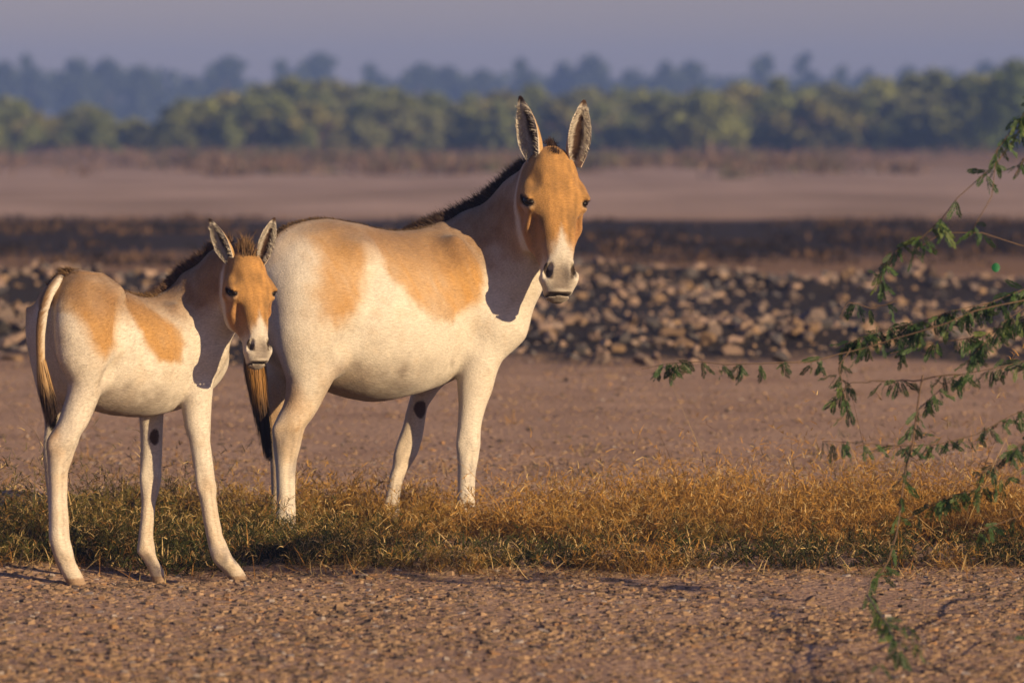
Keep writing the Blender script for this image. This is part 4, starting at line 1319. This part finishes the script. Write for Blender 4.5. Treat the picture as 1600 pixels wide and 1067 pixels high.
    V, F, C = blades(x, y, 30, np.full(n, .45) * rng.uniform(.5, 1.5, n), np.full(n, .08), c, np.full(n, .7), lean=.6, stray=False)
    o = link('brown_tussocks', mesh_np('brown_tussocks', V, F, C), MAT_STUB)
    tag(o, 'brown dry tussocks scattered on the plain before the shrub belt', 'grass', kind='stuff')
build_grass()

# ------------------------------------------------------------------ shrub belt and far trees
MAT_LEAF = attr_material('foliage', rough=.7, spec=.2, translucent=.25)
_mb, _ntb, _bb = material('bark')
_nn = _ntb.nodes.new('ShaderNodeTexNoise'); _nn.inputs['Scale'].default_value = 25; _nn.inputs['Detail'].default_value = 6
_cr = _ntb.nodes.new('ShaderNodeValToRGB'); _cr.color_ramp.elements[0].color = (.06, .035, .02, 1); _cr.color_ramp.elements[1].color = (.18, .11, .065, 1)
_ntb.links.new(_nn.outputs['Fac'], _cr.inputs[0]); _ntb.links.new(_cr.outputs[0], _bb.inputs['Base Color']); _bb.inputs['Roughness'].default_value = .9
MAT_BARK = _mb

def crown_mesh(seed, w, h, z0, n_cl, n_leaf, size, col, depth=None):
    r2 = np.random.default_rng(seed)
    depth = depth or w * .8
    a = r2.uniform(0, 6.28, n_cl); rr = np.sqrt(r2.random(n_cl)) * .78; zz = r2.random(n_cl) ** .8
    sh = np.sqrt(np.clip(1 - (zz - .35) ** 2 / .5, .15, 1))
    C = np.stack([np.cos(a) * rr * w / 2 * sh, np.sin(a) * rr * depth / 2 * sh, z0 + zz * (h - z0) * .86 * (1 - .35 * rr ** 2)], 1)
    cr = r2.uniform(.13, .24, n_cl) * min(w, h)
    ci = r2.integers(0, n_cl, n_leaf)
    v = r2.normal(0, 1, (n_leaf, 3)); v /= np.linalg.norm(v, axis=1, keepdims=True)
    p = C[ci] + v * (cr[ci] * r2.random(n_leaf) ** .4)[:, None] * np.array([1, 1, .75])
    u = r2.normal(0, 1, (n_leaf, 3)); u /= np.linalg.norm(u, axis=1, keepdims=True)
    t = np.cross(u, r2.normal(0, 1, (n_leaf, 3))); t /= np.linalg.norm(t, axis=1, keepdims=True)
    s = size * r2.uniform(.5, 1.3, n_leaf)[:, None]
    V = np.stack([p - u * s, p + t * s * .5, p + u * s, p - t * s * .5], 1).reshape(-1, 3)
    F = np.arange(n_leaf * 4).reshape(-1, 4)
    tone = (r2.uniform(.7, 1.3, n_cl)[ci] * r2.uniform(.75, 1.25, n_leaf))[:, None]
    Cc = np.repeat(np.array(col) * tone, 4, axis=0)
    me = mesh_np('crown', V, F, Cc); me.materials.append(MAT_LEAF)
    return me

def trunk_mesh(seed, h, r, stems=1, spread=.3):
    r2 = np.random.default_rng(seed)
    parts = []
    for s in range(stems):
        a = r2.uniform(0, 6.28); sp = spread * h * (r2.uniform(.5, 1) if stems > 1 else .15)
        pts = np.array([[0, 0, -.1], [np.cos(a) * sp * .3, np.sin(a) * sp * .3, h * .35], [np.cos(a) * sp, np.sin(a) * sp, h * .75]])
        pts = resample(pts, 6)
        V, F = tube_np(pts, np.linspace(r, r * .35, 6), 6)
        parts.append((V, F, np.zeros((len(V), 3))))
        for _ in range(3):
            q = pts[r2.integers(2, 5)]; a2 = r2.uniform(0, 6.28)
            e = q + np.array([np.cos(a2) * h * .3, np.sin(a2) * h * .3, h * .25])
            V, F = tube_np(np.linspace(q, e, 4), np.linspace(r * .5, r * .15, 4), 5)
            parts.append((V, F, np.zeros((len(V), 3))))
    V, F, C = join(parts)
    me = mesh_np('trunk', V, F, smooth=True); me.materials.append(MAT_BARK)
    return me

def build_background():
    # belt of thorny shrubs about 250 m off
    greens = [(.19, .20, .055), (.16, .18, .055), (.215, .20, .06), (.15, .17, .055), (.18, .185, .075)]
    cr = [crown_mesh(200 + i, 6.5, 3.0, .15, 26, 3000, .17, greens[i % 5]) for i in range(5)]
    tr = trunk_mesh(230, 2.2, .07, stems=5, spread=.6)  # the shrub's several stems, joined into one mesh
    rows = [(250, 22, 0), (268, 22, .5), (290, 20, .25)]
    k = 0
    top_px = lambda px: np.interp(px, [0, 60, 140, 200, 260, 330, 430, 520, 600, 700, 820, 950, 1040, 1120, 1200, 1330, 1450, 1560, 1650], [150, 146, 160, 186, 165, 140, 124, 128, 142, 140, 128, 140, 138, 134, 128, 130, 122, 104, 98])
    for d, n, sh in rows:
        for i in range(n):
            px = -80 + (i + sh + rng.uniform(-.25, .25)) * 1760 / n
            dd = d + rng.uniform(-5, 5)
            p = at_depth(px, 190, dd)
            hz = CAM_H + (190 - top_px(px)) / FPX * dd
            s = max(hz, 1.2) / 3.0 * rng.uniform(1.0, 1.15) * (1 if d > 260 else .82)
            if px > 1100 and d < 260: s *= 1.05
            t = empty('shrub', (p[0], dd, float(gh(p[0], dd)) - .05), rng.uniform(0, 6.28))
            t.scale = (s * rng.uniform(.8, 1.2), s * rng.uniform(.9, 1.2), s)
            hue_ = ('leaf-green', 'olive-green', 'yellow-green', 'deep green', 'grey-green')[k % 5]
            row_ = {250: 'at the front edge of the belt by the plain', 268: 'in the middle of the belt', 290: 'at the back of the belt before the far trees'}[d]
            tag(t, hue_ + ' thorn shrub ' + row_, 'shrub', hue_ + ' shrubs ' + row_)
            link('crown', cr[k % 5], None, t); link('trunk', tr, None, t); k += 1
    # a taller pale green one rising at the belt's end
    p = at_depth(1600, 190, 240)
    t = empty('shrub', (p[0], 240, -.05)); t.scale = (1.25, 1.2, 1.55)
    tag(t, 'tallest green shrub of the belt, feathery top rising over the others', 'shrub', 'tall shrub at the end of the belt')
    link('crown', crown_mesh(241, 5.0, 3.2, .1, 30, 3400, .15, (.09, .12, .03)), None, t); link('trunk', tr, None, t)
    # far trees, about 700 m off
    D = 700.0
    specs = [(48, 60, 50, 'r'), (118, 82, 80, 'w'), (168, 88, 70, 'w'), (222, 94, 70, 'w'), (8, 92, 60, 'w'), (350, 72, 72, 'r'), (448, 70, 60, 'r'), (492, 66, 70, 'r'), (585, 78, 58, 'r'), (652, 84, 62, 'r'),
             (700, 100, 70, 'w'), (748, 94, 50, 'r'), (818, 68, 52, 'r'), (880, 88, 60, 'w'), (925, 82, 70, 'w'), (985, 100, 70, 'w'), (1040, 92, 45, 'w'), (1075, 80, 55, 'r'), (1187, 62, 56, 't'), (1256, 68, 46, 't'),
             (1310, 82, 36, 't'), (1355, 94, 34, 't'), (1420, 100, 60, 'w'), (1480, 100, 60, 'w'), (1540, 92, 60, 'w'), (300, 112, 60, 'w')]
    crs = {'r': [crown_mesh(300 + i, 6.0, 10.0, 1.5, 22, 1700, .55, (.05, .065, .03)) for i in range(2)],
           'w': [crown_mesh(310 + i, 8.0, 10.0, .8, 24, 1900, .6, (.05, .065, .03)) for i in range(2)],
           't': [crown_mesh(320 + i, 4.8, 10.0, 1.2, 18, 1500, .5, (.05, .065, .03)) for i in range(2)]}
    wid = {'r': 6.0, 'w': 8.0, 't': 4.8}
    trt = trunk_mesh(330, 8.0, .3)
    names = {'r': ('round-crowned far tree blue with distance above the shrub belt', 'round far trees'), 'w': ('broad low far tree merging into the blue treeline', 'broad far trees'),
             't': ('narrow upright far tree standing apart above the blue treeline', 'narrow far trees')}
    for i, (px, ty, wpx, kd) in enumerate(specs):
        dd = D + rng.uniform(-25, 25)
        p = at_depth(px, 190, dd)
        h = CAM_H + (190 - ty) / FPX * dd
        w = wpx / FPX * dd * 1.15
        t = empty('far_tree', (p[0], dd, -.1), rng.uniform(-.4, .4))
        t.scale = (w / wid[kd], w / wid[kd], h / 10.0 * 1.04)
        tag(t, names[kd][0], 'tree', names[kd][1])
        link('crown', crs[kd][i % 2], None, t); link('trunk', trt, None, t)
    # dense thicket below the far crowns
    r2 = np.random.default_rng(55); n = 18000
    x = r2.uniform(-210, 210, n); y = r2.uniform(735, 775, n)
    topz = (np.interp(x, [-95, -75, -50, -44, -40, 20, 60, 95], [9.5, 9.5, 8.5, 6, 6.5, 8, 7.5, 7.5]) + 1.4 * fbm(x * .12, x * 0, oct=3, seed=95))
    z = r2.random(n) ** .7 * topz
    p = np.stack([x, y, z], 1); u = r2.normal(0, 1, (n, 3)); u /= np.linalg.norm(u, axis=1, keepdims=True)
    t = np.cross(u, r2.normal(0, 1, (n, 3))); t /= np.linalg.norm(t, axis=1, keepdims=True)
    V = np.stack([p - u * .9, p + t * .5, p + u * .9, p - t * .5], 1).reshape(-1, 3)
    o = link('far_thicket', mesh_np('far_thicket', V, np.arange(n * 4).reshape(-1, 4), np.tile(np.array([.05, .065, .03]), (n * 4, 1)) * np.repeat(r2.uniform(.7, 1.3, (n, 1)), 4, axis=0)), MAT_LEAF)
    # the belt goes on beyond both sides of the view
    n = 12000
    x = r2.uniform(30, 95, n) * r2.choice([-1, 1], n); y = r2.uniform(250, 292, n)
    z = r2.random(n) ** .8 * (2.9 + 1.3 * fbm(x * .25, y * .08, oct=3, seed=97))
    p = np.stack([x, y, z], 1); u = r2.normal(0, 1, (n, 3)); u /= np.linalg.norm(u, axis=1, keepdims=True)
    t = np.cross(u, r2.normal(0, 1, (n, 3))); t /= np.linalg.norm(t, axis=1, keepdims=True)
    V = np.stack([p - u * .35, p + t * .2, p + u * .35, p - t * .2], 1).reshape(-1, 3)
    o2 = link('scrub_belt', mesh_np('scrub_belt', V, np.arange(n * 4).reshape(-1, 4), np.tile(np.array([.17, .185, .055]), (n * 4, 1)) * np.repeat(r2.uniform(.7, 1.3, (n, 1)), 4, axis=0)), MAT_LEAF)
    tag(o2, 'green scrub carrying the shrub belt on to either side', 'scrub', kind='stuff')
    tag(o, 'distant blue thicket filling the treeline under the far crowns', 'thicket', kind='stuff')
build_background()

# ------------------------------------------------------------------ mesquite tree whose twigs reach in from the right
MAT_MLEAF = attr_material('mesquite_leaf', rough=.55, spec=.3, translucent=.3)
def pinna(seed):
    """one drooping pinna: a rib with folded leaflet pairs; hangs along -z, about 1 unit long"""
    r2 = np.random.default_rng(seed)
    V, F = [], []
    def quad(a, b, c, d):
        k = len(V); V.extend([a, b, c, d]); F.append((k, k + 1, k + 2, k + 3))
    curve = r2.uniform(-.12, .12)
    for i in range(9):
        t = .12 + .86 * i / 8
        cx = curve * t * t
        ln = .23 * math.sin(math.pi * (.18 + .74 * i / 8)) + .06
        for sg in (-1, 1):
            a = r2.uniform(.45, .75); fold = r2.uniform(-.35, .55)
            d = np.array([sg * math.sin(a) * math.cos(fold), math.sin(a) * math.sin(fold), -math.cos(a)]) * ln
            o = np.array([cx, 0, -t]); w = np.array([0, 0, -.11]) + np.array([0, r2.uniform(-.02, .02), 0])
            quad(o, o + d * .5 - w * .6, o + d, o + d * .5 + w)
    quad(np.array([-.012, 0, 0]), np.array([.012, 0, 0]), np.array([curve + .006, 0, -1.]), np.array([curve - .006, 0, -1.]))
    return np.array(V, float), np.array(F)

def build_mesquite():
    base = np.array([6.0, 16.3]); bz = float(gh(base[0], base[1]))
    root = empty('mesquite_tree', (base[0], base[1], bz))
    tag(root, 'leafy green mesquite tree whose thin drooping twigs reach over the flat', 'tree')
    B = np.array([base[0], base[1], bz])
    tp = resample(np.array([[0, 0, -.15, .045], [-.06, .08, .4, .035], [-.08, .2, .9, .022], [-.2, .4, 1.5, .013], [-.25, .6, 1.9, .008]]), 16)
    V, F = tube_np(tp[:, :3], tp[:, 3], 10)
    link('trunk', mesh_np('trunk', V, F, smooth=True), MAT_BARK, root)
    D0 = 16.5
    paths = [  # photo tracks of the twigs: (start joins trunk at height, [pixels], depth offset, leafiness, thickness mm)
        (1.75, [(1660, 120), (1600, 190), (1575, 232), (1552, 262), (1530, 280), (1505, 302), (1480, 332), (1464, 352), (1440, 372), (1405, 390), (1382, 408), (1376, 440), (1377, 462)], -.2, 1.0, 3.4),
        (1.75, [(1640, 150), (1552, 262), (1551, 300), (1538, 322), (1522, 345), (1514, 368)], -.22, 1.1, 2.2),
        (1.70, [(1680, 175), (1620, 205), (1590, 240), (1585, 275)], -.1, 1.1, 2.4),
        (1.45, [(1680, 400), (1600, 382), (1570, 376), (1530, 362), (1480, 364), (1442, 372), (1422, 396)], .1, .55, 2.6),
        (1.35, [(1690, 440), (1600, 468), (1548, 478), (1500, 500), (1450, 516), (1400, 526), (1350, 546), (1300, 556), (1250, 566), (1150, 568), (1080, 566), (1030, 568), (1003, 576)], .0, .8, 4.0),
        (1.35, [(1660, 430), (1600, 452), (1560, 470), (1510, 478), (1460, 494), (1400, 512), (1350, 524), (1322, 540)], .15, 2.4, 3.0),
        (1.30, [(1680, 480), (1600, 500), (1550, 520), (1500, 535), (1440, 540), (1390, 552)], .25, 2.4, 3.0),
        (1.32, [(1660, 450), (1600, 478), (1565, 505), (1530, 545), (1512, 566)], -.2, 1.9, 2.6),
        (1.30, [(1400, 470), (1360, 480), (1330, 472), (1312, 498)], .2, .7, 1.6),
        (1.20, [(1690, 540), (1600, 566), (1560, 575), (1500, 584), (1470, 602), (1440, 632)], -.1, 1.5, 4.2),
        (1.20, [(1500, 584), (1440, 592), (1380, 596), (1330, 598), (1310, 620)], -.05, .9, 2.2),
        (1.15, [(1330, 545), (1312, 575), (1316, 610), (1324, 640), (1328, 655)], -.1, 1.2, 1.8),
        (1.05, [(1690, 610), (1600, 640), (1560, 660), (1510, 684), (1470, 692), (1400, 696), (1340, 690), (1285, 688)], .05, 1.2, 3.8),
        (1.05, [(1440, 585), (1432, 640), (1424, 690), (1416, 740), (1410, 790), (1398, 850), (1374, 900), (1364, 946), (1385, 975), (1404, 1005), (1400, 1040)], -.15, 1.1, 2.6),
        (.95, [(1690, 690), (1600, 735), (1552, 758), (1500, 772), (1450, 790), (1415, 812)], .1, 1.3, 3.2),
        (.95, [(1680, 650), (1600, 690), (1565, 712), (1530, 740)], .0, 1.4, 2.6),
        (.85, [(1690, 770), (1600, 802), (1560, 816), (1520, 832)], -.1, .9, 2.6),
        (.55, [(1690, 880), (1600, 928), (1560, 946), (1528, 966), (1488, 980)], .1, .2, 6.5),
        (.55, [(1690, 900), (1620, 912), (1575, 918)], -.1, .8, 2.2),
        (.60, [(1440, 965), (1420, 985), (1405, 1010), (1380, 1035), (1366, 1060)], -.3, .6, 1.2),
        (.60, [(1405, 960), (1420, 985), (1436, 1010), (1444, 1030)], -.3, .6, 1.2),
        (.45, [(1690, 960), (1600, 1005), (1560, 1008)], -.1, .7, 2.0)]
    branches = []
    for hz, pix, dz, leafy, th in paths:
        pts = [at_depth(px, py, min(D0 + dz + .03 * math.sin(px * .02), 12640 / max(py - 190, 1) * .93)) - B for px, py in pix]
        if pix[0][0] > 1605:
            j = np.array([np.interp(hz, tp[:, 2], tp[:, 0]), np.interp(hz, tp[:, 2], tp[:, 1]), hz])
            pts = [j, j * .55 + pts[0] * .45 + np.array([0, 0, .06])] + pts
        pts = np.array(pts)
        n = max(10, int(len(pts) * 4))
        pth = resample(pts, n)
        pth += .006 * np.stack([vnoise(np.arange(n) * .7, np.arange(n) * 0 + dz * 7, seed=i + len(branches)) for i in range(3)], 1)
        rad = np.linspace(th * 1.3, 1.5, n) / 1000
        if pix[0][0] > 1605: rad[:n // 4] = np.linspace(.007, rad[n // 4], n // 4)
        V, F = tube_np(pth, rad, 6)
        o = link('branch', mesh_np('branch', V, F, smooth=True), MAT_BARK, root)
        branches.append((o, pth, pix, leafy))
    pin = [pinna(400 + i) for i in range(6)]
    tones = [np.array(c) for c in ((.045, .085, .020), (.035, .070, .018), (.09, .125, .026), (.028, .055, .016))]
    pmesh = {}
    for i, (V, F) in enumerate(pin):
        for j, c in enumerate(tones):
            C = np.tile(c, (len(V), 1)) * rng.uniform(.8, 1.2, (len(V), 1))
            me = mesh_np('leaf', V, F, C); me.materials.append(MAT_MLEAF); pmesh[i, j] = me
    from mathutils import Euler
    items = []
    for bi, (o, pth, pix, leafy) in enumerate(branches):
        wp = pth + B; pr = np.stack([wp[:, 0] / wp[:, 1], wp[:, 2] / wp[:, 1] - CAM_H / wp[:, 1]], 1) * 16.5
        seg = np.concatenate([[0], np.cumsum(np.linalg.norm(np.diff(pr, axis=0), axis=1))])
        nn = int(seg[-1] / .030 * leafy)
        for s_ in np.sort(rng.uniform(.05 * seg[-1], seg[-1], nn)):
            p = np.array([np.interp(s_, seg, pth[:, i]) for i in range(3)])
            if (p + B)[0] / (p + B)[1] * FPX > 830 and rng.random() < .95: continue
            for _ in range(rng.integers(2, 4)):
                items.append((bi, p + rng.normal(0, .004, 3), rng.uniform(.042, .066) * min(1.0, (p + B)[1] / 16.5), rng.integers(6), rng.choice(4, p=(.38, .30, .12, .20)),
                              (rng.normal(0, .6), rng.normal(0, .6), rng.uniform(0, 6.28))))
    def onscreen(p):
        w = p + B
        px = 800 + FPX * w[0] / w[1]; py = 190 + FPX * (CAM_H - w[2]) / w[1]
        return 980 < px < 1610 and 0 < py < 1075
    vis = [it for it in items if onscreen(it[1])]; off_ = [it for it in items if not onscreen(it[1])]
    vis.sort(key=lambda it: -it[2])
    print('leaves in view', len(vis))
    singles, rest = vis[:300], vis[300:] + off_
    for bi, p, s_, i, j, e in singles:
        o = link('leaf', pmesh[i, j], None, branches[bi][0]); o.location = p; o.rotation_euler = e; o.scale = (s_, s_, s_)
    # remaining foliage, and the crown beyond the frame
    for _ in range(30):
        c = np.array([rng.uniform(-1.9, .5), rng.uniform(-.3, 1.6), rng.uniform(.5, 1.95)])
        items2 = (0, c, rng.uniform(.035, .055), rng.integers(6), rng.integers(4), (rng.normal(0, .5), rng.normal(0, .5), rng.uniform(0, 6.28)))
        if not onscreen(c): rest.append(items2)
    parts = []
    for bi, p, s_, i, j, e in rest:
        V, F = pin[i]; M = np.array(Euler(e).to_matrix())
        parts.append(((V * s_) @ M.T + p, F, np.tile(tones[j], (len(V), 1))))
    V, F, C = join(parts)
    o = link('foliage', mesh_np('foliage', V, F, C), MAT_MLEAF, root); o['kind'] = 'stuff'
    # one bright green rounded leaf on the twig
    a = np.linspace(0, 2 * math.pi, 15)[:-1]
    V = np.stack([np.cos(a) * .014, .003 * np.cos(2 * a), np.sin(a) * .015], 1); V = np.concatenate([V, V + [0, .0015, 0], [[0, -.004, 0]]])
    F = [(i, (i + 1) % 14, 28) for i in range(14)] + [(14 + (i + 1) % 14, 14 + i, 28) for i in range(14)]
    p = at_depth(1556, 418, D0 + .1) - B
    o = link('leaf', mesh_np('leaf', V, np.array(F), np.tile(np.array([.015, .15, .05]), (29, 1)), smooth=True), MAT_MLEAF, root, p)
    o['label'] = 'bright emerald green round leaf'
build_mesquite()

# ------------------------------------------------------------------ dusty air over the plain
def build_haze():
    lo, hi = (-720, -70, -2.0), (720, 1230, 19.0)
    V = [(x, y, z) for x in (lo[0], hi[0]) for y in (lo[1], hi[1]) for z in (lo[2], hi[2])]
    F = [(0, 1, 3, 2), (4, 6, 7, 5), (0, 4, 5, 1), (2, 3, 7, 6), (0, 2, 6, 4), (1, 5, 7, 3)]
    me = mesh_np('haze', V, F)
    m = bpy.data.materials.new('dusty_air'); m.use_nodes = True
    nt = m.node_tree
    for n in list(nt.nodes): nt.nodes.remove(n)
    out = nt.nodes.new('ShaderNodeOutputMaterial'); v = nt.nodes.new('ShaderNodeVolumePrincipled')
    v.inputs['Color'].default_value = (.26, .40, .82, 1)
    v.inputs['Density'].default_value = .0010
    v.inputs['Anisotropy'].default_value = .0
    nt.links.new(v.outputs[0], out.inputs['Volume'])
    o = link('haze', me, m)
    tag(o, 'thin bluish dust haze hanging over the whole plain', 'haze', kind='stuff')
build_haze()
